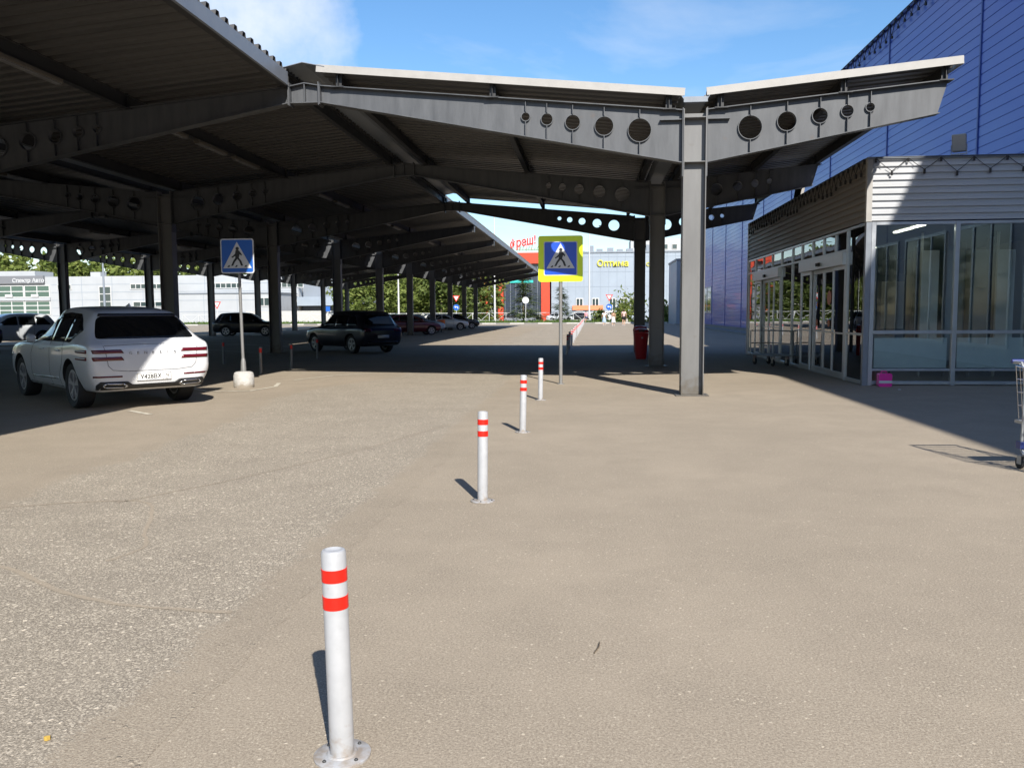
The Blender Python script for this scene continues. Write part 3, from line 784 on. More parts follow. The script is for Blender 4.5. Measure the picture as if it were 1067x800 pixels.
labs = {1: 'white red-banded bollard, second one from the camera', 2: 'white red-banded bollard, third one from the camera', 3: 'small white red-banded bollard nearest the lime framed crossing sign'}
rr = random.Random(2)
for k in (0, 1, 2, 3) + tuple(range(7, 28)):
    o = bo if k == 0 else copy_tree(bo, None, cm)
    o.location = (XB + (rr.uniform(-.02, .02) if k else 0), YB + DB * k, 0)
    o.rotation_euler = (rr.uniform(-.01, .01), R(-1.5) + rr.uniform(-.008, .008), rr.uniform(0, 6))
    if k in labs: o['label'] = labs[k]
    elif k in (7, 8): o['label'] = 'shaded bollard at the near end of the distant row, under the canopy'
    elif k: o['label'] = 'tiny white red-topped bollard in the distant sunlit row'
for (x, y), lb in (((-9.33, 28.0), 'slim dark post standing before the dark blue SUV'), ((-8.45, 23.1), 'slim post between the white base sign and the dark blue SUV'),
                   ((-8.46, 20.88), 'slim post just right of the sign with the white base'), ((-11.4, 25.2), 'slim shaded post between the white SUV and the sign')):
    t = thing('bollard', lb, 'bollard', (x, y, 0), 0, 'slim grey posts under the canopy')
    b = MB(); b.lathe([(.035, 0), (.035, .70), (.02, .71)], n=14); b.build('post', M['pole'], t, smooth=True)
    b = MB(); b.lathe([(.034, .56), (.037, .56), (.037, .67), (.034, .67)], n=14, closed=True); b.build('red_band', M['red'], t, smooth=True)

pr = random.Random(17)
t = tag((lambda b: (b.tube([(.02, 3.72, .005), (.04, 3.78, .008), (.045, 3.85, .005)], [.003, .004, .002], 5), b)[1])(MB()).build('twig', M['bark']), 'thin dark twig lying on the asphalt right of the nearest bollard', 'twig')
for x, y, w_, lb in ((-1.98, 2.78, .015, 'small yellow leaf on the worn driveway at lower left'), (6.0, 16.9, .04, 'white crumpled scrap in the shade near the magenta canister'), (2.9, 4.4, .025, 'tiny pale scrap at the right foreground')):
    b = MB(); n_ = 7; vs = [(x + w_ * (.6 + .4 * pr.random()) * cos(6.283 * k / n_), y + w_ * (.6 + .4 * pr.random()) * sin(6.283 * k / n_), .006 + .012 * pr.random()) for k in range(n_)] + [(x, y, .018)]
    b.add(vs + [(q[0], q[1], .003) for q in vs], [(k, (k + 1) % n_, n_) for k in range(n_)] + [(k + n_ + 1, k, (k + 1) % n_, (k + 1) % n_ + n_ + 1)[::-1] for k in range(n_)])
    tag(b.build('leaf' if 'leaf' in lb else 'paper_scrap', mat('dry_leaf', (.45, .30, .06), .8) if 'leaf' in lb else M['sign_white']), lb, 'leaf' if 'leaf' in lb else 'litter')

# ------------------------------------------------------------------ crossing signs
def rrect(x0, x1, z0, z1, r, n=5):
    o = []
    for cx_, cz_, a0 in ((x1 - r, z1 - r, 0), (x0 + r, z1 - r, 90), (x0 + r, z0 + r, 180), (x1 - r, z0 + r, 270)):
        for i in range(n + 1): a = R(a0 + 90 * i / n); o.append((cx_ + r * cos(a), cz_ + r * sin(a)))
    return o
def picto(par, zc, S, y, flip=1):
    """white triangle with walking figure, on a board facing -Y at y"""
    F = lambda u, v, t: (flip * u * S, y - t, zc + v * S)
    b = MB(); b.prism([[(-.43, -.33), (.43, -.33), (0, .43)]], F, .004, .006); tr = b.build('white_triangle', M['sign_white'], par)
    b = MB()
    def poly(*p): b.prism([list(p)], F, .0065, .008)
    b.prism([circ(.01, .235, .05, 16)], F, .0065, .008)
    poly((-.04, .19), (.06, .185), (.085, .10), (.05, -.03), (-.055, -.03), (-.06, .08))
    poly((-.04, .185), (-.055, .09), (-.12, .03), (-.17, .0), (-.155, -.035), (-.09, .0), (-.06, .02))
    poly((.07, .17), (.15, .06), (.125, .03), (.06, .09))
    poly((-.055, -.03), (.03, -.03), (-.07, -.15), (-.13, -.26), (-.19, -.26), (-.12, -.12))
    poly((.05, -.03), (-.02, -.03), (.06, -.13), (.11, -.26), (.175, -.26), (.125, -.12))
    for x0, x1 in ((-.30, -.22), (-.07, .01), (.21, .29)): poly((x0 - .01, -.295), (x1 - .02, -.295), (x1 + .0, -.24), (x0 + .045, -.24))
    b.build('walking_figure', M['sign_black'], par)
# left sign on a concrete foot
t = thing('crossing_sign', 'blue pedestrian crossing sign on a white round concrete foot', 'road sign', (-7.33, 17.15, 0))
b = MB(); b.lathe([(.205, 0), (.212, .05), (.212, .25), (.195, .31), (.15, .335), (.04, .345)], n=24); b.build('concrete_foot', M['concrete'], t, smooth=True)
b = MB(); b.tube([(0, 0, .3), (0, 0, .55), (0, 0, .62)], [.062, .05, .035], 12, cap=False); b.tube([(0, 0, .3), (-.03, 0, 3.0)], .032, 12); b.build('pole', M['pole'], t, smooth=True)
sg = thing('board', None, None, (-.035, -.035, 0)); sg.parent = t
bpy.data.objects.remove(sg)
b = MB(); b.prism([rrect(-.36, .36, 2.40, 3.12, .05)], lambda u, v, s: (u - .035, s, v), -.045, -.037); bd = b.build('sign_board', M['sign_white'], t)
b = MB(); b.prism([rrect(-.335, .335, 2.425, 3.095, .035)], lambda u, v, s: (u - .035, s, v), -.048, -.0455); b.build('blue_field', M['sign_blue'], bd)
def picto_off(par, zc, S, y, xo):
    k0 = set(o.name for o in bpy.data.objects); picto(par, zc, S, y)
    for o in bpy.data.objects:
        if o.name not in k0: o.location.x = xo
picto_off(bd, 2.745, .72, -.046, -.035)
b = MB(); b.box(-.06, .0, -.036, .035, 2.55, 2.59); b.box(-.06, .0, -.036, .035, 2.93, 2.97); build_pieces(b, 'clamp', M['zinc'], t)
# right sign with lime board
t = thing('crossing_sign', 'pedestrian crossing sign on a bright lime square board and slim grey pole', 'road sign', (-.64, 18.12, 0))
b = MB(); b.tube([(0, 0, 0), (0, 0, 3.1)], .038, 12); b.lathe([(.08, 0), (.08, .012), (.05, .014)], n=16); b.build('pole', M['pole'], t, smooth=True)
b = MB(); b.prism([rrect(-.475, .475, 2.20, 3.17, .05)], lambda u, v, s: (u, s, v), -.05, -.042); bd = b.build('sign_board', M['sign_lime'], t)
b = MB(); b.prism([rrect(-.357, .357, 2.33, 3.05, .03)], lambda u, v, s: (u, s, v), -.0525, -.0505); b.build('white_edge', M['sign_white'], bd)
b = MB(); b.prism([rrect(-.34, .34, 2.347, 3.033, .03)], lambda u, v, s: (u, s, v), -.055, -.053); b.build('blue_field', M['sign_blue2'], bd)
picto_off(bd, 2.71, .70, -.052, 0)
b = MB(); b.box(-.04, .04, -.041, .035, 2.45, 2.49); b.box(-.04, .04, -.041, .035, 2.85, 2.89); build_pieces(b, 'clamp', M['zinc'], t)

# ------------------------------------------------------------------ vehicles
def crom(vals, n):
    """dense Catmull-Rom through rows of numbers"""
    out = []; m = len(vals)
    for i in range(m - 1):
        p0, p1, p2, p3 = vals[max(i - 1, 0)], vals[i], vals[i + 1], vals[min(i + 2, m - 1)]
        for k in range(n):
            t = k / n; row = []
            for a, b_, c_, d_ in zip(p0, p1, p2, p3):
                m1 = (c_ - a) / 2; m2 = (d_ - b_) / 2
                if (c_ - b_) * (b_ - a) <= 0: m1 = 0
                if (d_ - c_) * (c_ - b_) <= 0: m2 = 0
                row.append((2 * t**3 - 3 * t**2 + 1) * b_ + (t**3 - 2 * t**2 + t) * m1 + (-2 * t**3 + 3 * t**2) * c_ + (t**3 - t**2) * m2)
            out.append(row)
    out.append(list(vals[-1])); return out
def clip_cell(poly, x0, x1, y0, y1):
    for ax, lim, sg_ in ((0, x0, 1), (0, x1, -1), (1, y0, 1), (1, y1, -1)):
        out = []
        for i in range(len(poly)):
            a, b_ = poly[i], poly[(i + 1) % len(poly)]
            ia = (a[ax] - lim) * sg_ >= 0; ib = (b_[ax] - lim) * sg_ >= 0
            if ia: out.append(a)
            if ia != ib:
                t = (lim - a[ax]) / (b_[ax] - a[ax]); out.append((a[0] + (b_[0] - a[0]) * t, a[1] + (b_[1] - a[1]) * t))
        poly = out
        if not poly: return []
    return poly
def round_poly(p, r, n=4):
    o = []
    for i in range(len(p)):
        a, b_, c_ = Vector(p[i - 1]), Vector(p[i]), Vector(p[(i + 1) % len(p)])
        d1 = min(r, (a - b_).length * .45); d2 = min(r, (c_ - b_).length * .45)
        s = b_ + (a - b_).normalized() * d1; e = b_ + (c_ - b_).normalized() * d2
        for k in range(n + 1):
            t = k / n; q = s * (1 - t) ** 2 + b_ * 2 * t * (1 - t) + e * t * t; o.append((q.x, q.y))
    return o
class Car:
    def __init__(s, name, label, cat, loc, heading, stations, paint, wb, wr=.36, track=.80, tw=.25, res=4, group=None, spokes=5):
        s.t = thing(name, label, cat, (*loc, 0), heading, group); s.paint = paint; s.wb = wb
        st = crom(stations, res); ring = []
        for x, zb, zs, zt, wl, wbt, wr_ in st:
            g_ = max(zt - zs, .01); e = min(.07, g_ * .45)
            P = [(0, zb), (wl * .82, zb), (wl, zb + min(.12, (zs - zb) * .2)), (wbt + .004, zb + (zs - zb) * .5), (wbt, zs - .10 * min(1, (zs - zb) / .4)), (wbt - .035, zs),
                 (wbt - .05 + (wr_ - wbt + .05) * .5 + .015, zs + g_ * .5), (wr_ + .01, zt - e), (wr_ * .86, zt - e * .25), (wr_ * .45, zt), (0, zt + .004)]
            ring.append((x, crom(P, 3)))
        vs = []; fs = []; n = len(ring[0][1])
        for x, P in ring:
            for y, z in P: vs.append((x, y, z))
            for y, z in P[-2:0:-1]: vs.append((x, -y, z))
        k = 2 * n - 2
        for i in range(len(ring) - 1):
            for j_ in range(k):
                q = (j_ + 1) % k; fs.append((i * k + j_, i * k + q, (i + 1) * k + q, (i + 1) * k + j_))
        fs.append(tuple(range(k))[::-1]); fs.append(tuple(range((len(ring) - 1) * k, len(ring) * k)))
        b = MB(); b.add(vs, fs)
        body = b.build('body', [paint, M['black']], s.t, smooth='all')
        s.bvh = BVHTree.FromPolygons([Vector(v) for v in b.v], b.f)
        cut = MB(); cut.cur = 0
        for x in (0, wb):
            for sy in (-1, 1): cut.lathe([(wr + .055, min(sy * (track - .28), sy * 1.3)), (wr + .055, max(sy * (track - .28), sy * 1.3))], (x, 0, wr + .01), 32, 'y')
        co = cut.build('cutter', M['black']); co.parent = s.t
        md = body.modifiers.new('cut', 'BOOLEAN'); md.object = co; md.operation = 'DIFFERENCE'; md.solver = 'EXACT'; md.material_mode = 'TRANSFER'
        me = mesh_of(body); body.modifiers.clear(); body.data = me; bpy.data.objects.remove(co)
        for p in me.polygons: p.use_smooth = True
        try: me.set_sharp_from_angle(angle=R(42))
        except Exception: pass
        s.body = body
        # wheels
        tp = MB(); w2 = tw / 2; rr_ = wr * .68
        tp.lathe([(rr_, -w2 + .02), (wr - .03, -w2), (wr - .005, -w2 + .03), (wr, -w2 + .07), (wr, w2 - .07), (wr - .005, w2 - .03), (wr - .03, w2), (rr_, w2 - .02)], n=32, axis='y', closed=True)
        rp = MB(); y_ = -w2 + .035
        rp.lathe([(rr_ * .86, y_ - .012), (rr_ + .006, y_ - .012), (rr_ + .006, w2 - .03), (rr_ * .86, w2 - .03)], n=32, axis='y', closed=True)
        rp.lathe([(.055, y_ - .01), (.055, y_ + .05)], n=16, axis='y')
        for q in range(spokes):
            a = 2 * pi * q / spokes + .3
            for da in (-.15, .15): rp.bar((.05 * cos(a), y_ + .012, .05 * sin(a)), (rr_ * .92 * cos(a + da), y_ + .004, rr_ * .92 * sin(a + da)), .042, .03, up=(0, 1, 0))
        dp = MB(); dp.lathe([(rr_ * .84, y_ + .05), (rr_ * .84, y_ + .06)], n=24, axis='y')
        w0 = tp.build('wheel', M['black'], s.t, smooth=True); rim = rp.build('rim', M['rim'], w0, smooth=True); disc = dp.build('brake_disc', M['steel_dark'], w0)
        first = True
        for x in (0, wb):
            for sy in (-1, 1):
                if first: o = w0
                else:
                    o = w0.copy(); COL.objects.link(o); o.parent = s.t
                    for ch in (rim, disc): c2 = ch.copy(); COL.objects.link(c2); c2.parent = o
                first = False
                o.location = (x, sy * track, wr); o.rotation_euler = (0, .4 * x, 0 if sy < 0 else pi)
    def project(s, polys, view, cell, off, thick=0.0, m=None):
        """drape 2D polygons on the body: view 'rear' (y,z), 'front' (y,z), 'left'/'right' (x,z), 'top' (x,y)"""
        b = MB()
        O = {'rear': lambda u, v: (Vector((-9, u, v)), Vector((1, 0, 0))), 'front': lambda u, v: (Vector((9, u, v)), Vector((-1, 0, 0))),
             'left': lambda u, v: (Vector((u, 5, v)), Vector((0, -1, 0))), 'right': lambda u, v: (Vector((u, -5, v)), Vector((0, 1, 0))), 'top': lambda u, v: (Vector((u, v, 6)), Vector((0, 0, -1)))}[view]
        for poly in polys:
            x0 = min(p[0] for p in poly); x1 = max(p[0] for p in poly); y0 = min(p[1] for p in poly); y1 = max(p[1] for p in poly)
            nx = max(1, math.ceil((x1 - x0) / cell)); ny = max(1, math.ceil((y1 - y0) / cell)); idx = {}
            def vid(p):
                k = (round(p[0], 5), round(p[1], 5))
                if k not in idx:
                    o_, d_ = O(*p); h, nn, _, _ = s.bvh.ray_cast(o_, d_)
                    if h is None: return None
                    idx[k] = len(b.v); b.v.append(tuple(h - d_ * off))
                return idx[k]
            for i in range(nx):
                for j_ in range(ny):
                    q = clip_cell(poly, x0 + (x1 - x0) * i / nx, x0 + (x1 - x0) * (i + 1) / nx, y0 + (y1 - y0) * j_ / ny, y0 + (y1 - y0) * (j_ + 1) / ny)
                    ids = []
                    for p in q:
                        k = vid(p)
                        if k is None: ids = []; break
                        if k not in ids: ids.append(k)
                    if len(ids) >= 3: b.f.append(ids); b.mi.append(0)
        return b
    def panel(s, name, m, polys, view, cell=.08, off=.004, parent=None, thick=.012):
        b = s.project(polys, view, cell, off)
        o = b.build(name, m, parent or s.t, smooth='all')
        # normals outward, then give it thickness inwards
        d = {'rear': Vector((-1, 0, 0)), 'front': Vector((1, 0, 0)), 'left': Vector((0, 1, 0)), 'right': Vector((0, -1, 0)), 'top': Vector((0, 0, 1))}[view]
        me = o.data; tot = sum((p.normal.dot(d) * p.area for p in me.polygons), 0.0)
        if tot < 0: me.flip_normals()
        md = o.modifiers.new('solid', 'SOLIDIFY'); md.thickness = thick; md.offset = -1
        return o
    def mirror_y(self, poly): return [(-p[0], p[1]) for p in poly][::-1]

def line(pts, w=.007):
    out = []
    for a, b_ in zip(pts, pts[1:]):
        a, b_ = Vector(a), Vector(b_); d = (b_ - a).normalized(); q = Vector((-d.y, d.x)) * w / 2
        out.append([tuple(a + q), tuple(b_ + q), tuple(b_ - q), tuple(a - q)][::-1])
    return out
W_PAINT = mat('white_car_paint', (.60, .61, .625), .28, 0, coat=.8)
SUV = [(-1.04, .52, .86, .90, .66, .78, .55), (-1.02, .42, .97, 1.0, .80, .90, .68), (-.96, .35, 1.05, 1.08, .88, .965, .74), (-.86, .31, 1.09, 1.15, .91, .99, .735), (-.66, .30, 1.11, 1.34, .93, 1.0, .70),
       (-.48, .30, 1.12, 1.50, .935, 1.005, .685), (-.33, .30, 1.12, 1.605, .94, 1.005, .675), (-.1, .30, 1.115, 1.65, .94, 1.0, .67), (.35, .28, 1.10, 1.69, .94, .99, .67), (.85, .27, 1.08, 1.705, .94, .985, .67), (1.3, .27, 1.07, 1.67, .94, .98, .66),
       (1.65, .27, 1.06, 1.56, .94, .98, .645), (2.0, .27, 1.06, 1.37, .94, .98, .63), (2.35, .27, 1.06, 1.15, .94, .98, .64), (2.6, .27, 1.06, 1.11, .94, .98, .70), (3.2, .28, 1.03, 1.08, .945, .985, .74), (3.75, .30, .94, 1.0, .92, .955, .74), (3.98, .36, .80, .87, .84, .86, .66), (4.08, .46, .66, .71, .66, .68, .5)]
wc = Car('parked_car', 'white SUV parked at the canopy edge, rear towards the camera', 'car', (-7.98, 13.92), R(139), SUV, W_PAINT, 3.1, .385, .83, .27, 5)
pnl = wc.panel
# rear window and frame
pnl('rear_window', M['carglass'], [round_poly([(-.80, 1.165), (.80, 1.165), (.78, 1.24), (.665, 1.525), (-.665, 1.525), (-.78, 1.24)], .09)], 'rear', .03, .008)
pnl('spoiler', M['blackgloss'], [round_poly([(-.65, 1.535), (.65, 1.535), (.62, 1.575), (-.62, 1.575)], .015)], 'rear', .05, .03, thick=.04)
# side windows (left and right), pillars leave paint between
dlo = round_poly([(-.02, 1.125), (-.36, 1.30), (-.08, 1.455), (.14, 1.535), (.70, 1.575), (1.15, 1.55), (1.50, 1.44), (2.08, 1.125)], .05)
def vcut(poly, a, b_): return clip_cell(poly, a, b_, 0, 3)
for side in ('left', 'right'):
    pnl('window_surround', M['blackgloss'], [round_poly([(-.02, 1.10), (-.42, 1.30), (-.10, 1.475), (.12, 1.572), (.70, 1.60), (1.16, 1.575), (1.52, 1.46), (2.16, 1.10)], .05)], side, .08, .003)
    pnl('side_window', M['carglass'], [vcut(dlo, -.5, .30), vcut(dlo, .33, 1.10), vcut(dlo, 1.14, 2.5)], side, .08, .007)
pnl('windshield', M['carglass'], [round_poly([(-.66, 1.15), (.66, 1.15), (.54, 1.60), (-.54, 1.60)], .08)], 'front', .08, .004)
# tail lights: two slim bars each side, wrapping the corner
for sgn in (1, -1):
    P = lambda poly: poly if sgn > 0 else [(-u, v) for u, v in poly][::-1]
    for zc in (.965, .85):
        pnl('tail_light', M['darkred'], [P(round_poly([(.46, zc - .03), (.93, zc - .03), (.945, zc + .03), (.50, zc + .03)], .012))], 'rear', .05, .006)
        pnl('tail_light_side', M['darkred'], [round_poly([(-.90, zc - .028), (-.42, zc - .022), (-.40, zc + .018), (-.90, zc + .030)], .012)], 'left' if sgn > 0 else 'right', .05, .006)
    pnl('reflector', M['darkred'] if sgn < 0 else M['darkred'], [P([(.50, .545), (.93, .55), (.93, .578), (.50, .573)])], 'rear', .06, .006)
    EX = [(.47, .368), (.76, .380), (.80, .415), (.75, .448), (.49, .436), (.42, .400)]
    pnl('exhaust_outlet', M['black'], [P(round_poly(EX, .02))], 'rear', .05, .018)
    pnl('exhaust_trim', M['chrome'], [P(q_) for q_ in line(EX + EX[:1], .016)], 'rear', .05, .026)
pnl('rear_diffuser', mat('black_plastic', (.014, .014, .015), .55), [round_poly([(-.87, .345), (.87, .345), (.885, .43), (.83, .485), (.42, .475), (.34, .42), (-.34, .42), (-.42, .475), (-.83, .485), (-.885, .43)], .02)], 'rear', .04, .010, thick=.02)
# shut lines
SEAM = mat('shut_line', (.05, .05, .055), .6)
pnl('tailgate_seam', SEAM, line([(.76, 1.10), (.71, .74), (.64, .665), (.40, .64), (-.40, .64), (-.64, .665), (-.71, .74), (-.76, 1.10)]) + line([(-.74, 1.055), (-.3, 1.07), (.3, 1.07), (.74, 1.055)], .006), 'rear', .05, .003, thick=.004)
for side in ('left', 'right'):
    pnl('door_seam', SEAM, line([(.35, 1.10), (.33, .95), (.42, .72), (.62, .5), (.66, .33)]) + line([(1.12, 1.10), (1.18, .33)]) + line([(2.08, 1.10), (2.30, .85), (2.32, .36)]) + line([(.66, .335), (2.40, .335)]), side, .06, .003, thick=.004)
    pnl('sill_trim', M['blackgloss'], [[(.50, .275), (2.60, .275), (2.60, .33), (.50, .33)]], side, .1, .008)
    pnl('door_trim', M['chrome'], [[(.72, .455), (2.30, .44), (2.30, .462), (.70, .485)]], side, .1, .008)
    pnl('door_handle', W_PAINT, [round_poly([(.50, .93), (.72, .945), (.72, .975), (.50, .965)], .01), round_poly([(1.46, .945), (1.68, .95), (1.68, .98), (1.46, .978)], .01)], side, .06, .028, thick=.02)
    sg_ = 1 if side == 'left' else -1
    b = MB(); b.lathe([(.03, -.02), (.085, .0), (.105, .05), (.10, .10), (.05, .13)], (0, 0, 0), 14, 'y'); b.v = [(1.95 + x * .85, sg_ * (1.0 + y), 1.14 + z * .75) for x, y, z in b.v]
    b.build('side_mirror', M['blackgloss'] if sg_ < 0 else W_PAINT, wc.t, smooth=True)
    pnl('headlight', M['chrome'], [[(3.55, .80), (3.95, .72), (3.95, .76), (3.55, .85)]], side, .06, .006)
# plate
b = MB(); pb = MB()
hits = [wc.bvh.ray_cast(Vector((-9, y_, z_)), Vector((1, 0, 0)))[0].x for y_ in (-.28, -.14, 0, .14, .28) for z_ in (.47, .535, .60)]
xa_ = min(hits) - .012
b.prism([round_poly([(-.28, .475), (.28, .475), (.28, .60), (-.28, .60)], .012)], lambda u, v, t_: (xa_ + t_, u, v), 0, max(hits) - min(hits) + .02)
pn = b.build('number_plate', M['plate'], wc.t)
PXR = xa_ - .002
tm = MB(); add_text(tm, 'У428ВХ', .098, lambda u, v, w: (PXR - w, -(u - .055) * 1.0, .536 + v), extrude=.001, spacing=1.02)
add_text(tm, 'У428ВХ', .098, lambda u, v, w: (PXR - .0013 - w, -(u - .055) * 1.0 - .004, .536 + v), extrude=.001, spacing=1.02)
add_text(tm, '76', .072, lambda u, v, w: (PXR - w, -(u + .21), .548 + v), extrude=.001)
add_text(tm, 'RUS', .026, lambda u, v, w: (PXR - w, -(u + .205), .496 + v), extrude=.001)
tm.box(PXR - .001, PXR, -.155, -.151, .482, .594)
for a in ((-.276, .276, .479, .483), (-.276, .276, .592, .596)): tm.box(PXR - .001, PXR, a[0], a[1], a[2], a[3])
for y in (-.276, .272): tm.box(PXR - .001, PXR, y, y + .004, .483, .592)
tm.build('plate_text', M['sign_black'], pn)
XBG = wc.bvh.ray_cast(Vector((-9, 0, .935)), Vector((1, 0, 0)))[0].x
tm = MB()
for k, ch in enumerate('GENESIS'):
    yk = .36 - .12 * k; xk = wc.bvh.ray_cast(Vector((-9, yk, .93)), Vector((1, 0, 0)))[0].x
    add_text(tm, ch, .062, lambda u, v, w, yk=yk, xk=xk: (xk - .006 - w, yk - u * 1.25, .93 + v), extrude=.003)
tm.build('badge_letters', M['chrome'], wc.t)
b = MB(); b.add([(-.05, 0, 1.755), (.12, -.02, 1.69), (.12, .02, 1.69), (-.10, -.02, 1.68), (-.10, .02, 1.68)], [(0, 1, 3), (0, 4, 2), (0, 2, 1), (0, 3, 4), (1, 2, 4, 3)]); b.build('roof_antenna', W_PAINT, wc.t)

def simple_car(label, loc, heading, paint, kind='suv', group='cars parked under and beyond the canopy', plate=True, rear_text=False, detail=True):
    if kind == 'suv':
        ST = [(-.92, .5, .84, .88, .62, .72, .5), (-.89, .38, .95, 1.0, .80, .86, .66), (-.80, .32, 1.0, 1.08, .86, .91, .70), (-.62, .28, 1.02, 1.34, .88, .92, .66), (-.42, .28, 1.03, 1.56, .88, .925, .64), (-.2, .27, 1.03, 1.63, .88, .925, .64),
              (.6, .25, 1.02, 1.67, .88, .925, .66), (1.4, .25, 1.0, 1.64, .88, .92, .65), (1.8, .25, 1.0, 1.5, .88, .92, .62), (2.3, .25, 1.0, 1.15, .88, .92, .62), (2.55, .26, .99, 1.06, .88, .92, .68), (3.2, .30, .9, .97, .87, .89, .70), (3.45, .36, .76, .82, .78, .80, .6), (3.54, .46, .62, .66, .6, .62, .45)]
        wb, wr, sw = 2.72, .36, ([(-.45, 1.06), (-.15, 1.42), (.1, 1.48), (1.25, 1.50), (1.6, 1.42), (2.15, 1.06)], (.30, 1.15)); rw = [(-.70, 1.08), (.70, 1.08), (.58, 1.50), (-.58, 1.50)]; tl = (.86, 1.0); fw = [(-.66, 1.08), (.66, 1.08), (.56, 1.52), (-.56, 1.52)]
    else:
        ST = [(-.95, .5, .78, .82, .62, .70, .5), (-.92, .36, .90, .94, .78, .83, .66), (-.8, .30, .94, 1.0, .83, .87, .68), (-.55, .26, .95, 1.06 if kind == 'sedan' else 1.25, .84, .88, .64), (-.1, .24, .95, 1.30 if kind == 'sedan' else 1.43, .84, .885, .60), (.35, .22, .94, 1.45, .84, .885, .60),
              (1.0, .22, .93, 1.47, .84, .88, .61), (1.5, .22, .92, 1.38, .84, .88, .59), (2.1, .22, .92, 1.05, .84, .88, .60), (2.4, .24, .90, .96, .84, .87, .66), (3.0, .28, .80, .87, .83, .85, .66), (3.3, .34, .68, .74, .74, .76, .56), (3.38, .44, .56, .6, .56, .58, .4)]
        wb, wr, sw = 2.62, .315, ([(-.45, .99), (.05, 1.27), (.35, 1.33), (1.05, 1.35), (1.35, 1.27), (1.95, .99)], (.35, 1.0)); rw = [(-.62, 1.03), (.62, 1.03), (.52, 1.34), (-.52, 1.34)]; tl = (.74, .88); fw = [(-.62, 1.0), (.62, 1.0), (.52, 1.34), (-.52, 1.34)]
    c = Car('parked_car', label, 'car', loc, heading, ST, paint, wb, wr, .775 if kind == 'suv' else .74, .22, 4, group)
    p = c.panel; a_, b_ = sw[1]; d_ = round_poly(sw[0], .04)
    p('rear_window', M['carglass'], [round_poly(rw, .07)], 'rear', .08, .004); p('windshield', M['carglass'], [round_poly(fw, .07)], 'front', .08, .004)
    for side in ('left', 'right'):
        p('side_window', M['carglass'], [clip_cell(d_, -1, a_ - .03, 0, 3), clip_cell(d_, a_ + .03, b_ - .03, 0, 3), clip_cell(d_, b_ + .03, 4, 0, 3)], side, .1, .005)
        p('door_seam', SEAM, line([(a_ + .1, sw[0][0][1]), (a_ + .15, .34)], .008) + line([(b_, sw[0][0][1]), (b_, .32)], .008) + line([(2.0, .95), (2.0, .34)], .008), side, .08, .003, thick=.004)
        sg_ = 1 if side == 'left' else -1
        b = MB(); b.lathe([(.03, -.02), (.08, .0), (.09, .05), (.05, .11)], (0, 0, 0), 10, 'y'); b.v = [(1.95 + x * .8, sg_ * (.90 + y), sw[0][0][1] + .03 + z * .7) for x, y, z in b.v]; b.build('side_mirror', paint, c.t, smooth=True)
        sgn = sg_
        P = lambda poly: poly if sgn > 0 else [(-u, v) for u, v in poly][::-1]
        p('tail_light', M['darkred'], [P(round_poly([(.50, tl[0]), (.84, tl[0] - .02), (.84, tl[1]), (.56, tl[1] - .02)], .02))], 'rear', .06, .006)
        p('headlight', mat('headlamp', (.55, .57, .6), .15, 0, coat=.8), [P(round_poly([(.42, tl[0] - .16), (.74, tl[0] - .12), (.74, tl[1] - .14), (.46, tl[1] - .20)], .02))], 'front', .06, .006)
    p('bumper_trim', M['blackgloss'], [[(-.7, .34), (.7, .34), (.72, .46), (-.72, .46)]], 'rear', .1, .006)
    p('grille', M['blackgloss'], [[(-.38, .46), (.38, .46), (.42, .70), (-.42, .70)]], 'front', .1, .006)
    pl = p('number_plate', M['plate'], [[(-.26, .60), (.26, .60), (.26, .71), (-.26, .71)]], 'rear', .6, .012)
    p('number_plate', M['plate'], [[(-.26, .48), (.26, .48), (.26, .59), (-.26, .59)]], 'front', .6, .03)
    return c
def paint(n, c, r=.3, metal=.2): return mat('paint_' + n, c, r, metal, coat=.7)
simple_car('dark blue SUV under the canopy, rear and left side towards the camera', (-8.65, 32.4), R(139), paint('navy', (.012, .014, .026)))
simple_car('black SUV in profile under the far left of the canopy', (-25.6, 57.6), R(9), paint('black', (.010, .010, .012)))
simple_car('grey crossover behind the white SUV at the left edge', (-36.6, 50.2), R(-40), paint('grey', (.12, .125, .14)))
simple_car('silver SUV just left of the white SUV, behind it', (-29.4, 42.2), R(235), paint('silver', (.50, .53, .56)))
simple_car('black car at the left edge, half hidden behind the white SUV', (-27.2, 34.6), R(250), paint('black', (.010, .010, .012)), 'sedan')
simple_car('dark red hatchback parked just beyond the dark blue SUV', (-13.9, 58.2), R(25), paint('maroon', (.10, .012, .02)), 'hatch')
simple_car('pale blue silver hatchback parked between the far canopy columns', (-14.6, 64.0), R(12), paint('ice', (.34, .42, .50)), 'hatch')
simple_car('white hatchback far under the canopy, beside the orange bin', (-14.3, 74.5), R(12), paint('white', (.62, .63, .64)), 'hatch')
simple_car('small black sedan, last of the row under the canopy', (-14.1, 80.5), R(12), paint('black', (.010, .010, .012)), 'sedan')
simple_car('white sedan parked far off before the green trees', (-17.5, 88.0), R(5), paint('white', (.62, .63, .64)), 'sedan')
simple_car('dark grey sedan parked far off, left of the white sedan', (-19.5, 79.0), R(8), paint('grey', (.12, .125, .14)), 'sedan')
simple_car('white van-like car beyond the fence before the mall', (4.0, 138), R(175), paint('white', (.62, .63, .64)), 'suv')
simple_car('dark sedan beyond the fence before the mall', (-1.0, 138), R(180), paint('black', (.010, .010, .012)), 'sedan')
simple_car('pale sedan beyond the fence, left of the dark sedan', (-6.0, 133), R(0), paint('silver', (.50, .53, .56)), 'sedan')

# ------------------------------------------------------------------ shopping trolley, flat cart, bins, canister
t = thing('shopping_trolley', 'wire shopping trolley with blue handle at the right picture edge', 'trolley', (4.445, 8.35, 0), R(-86))
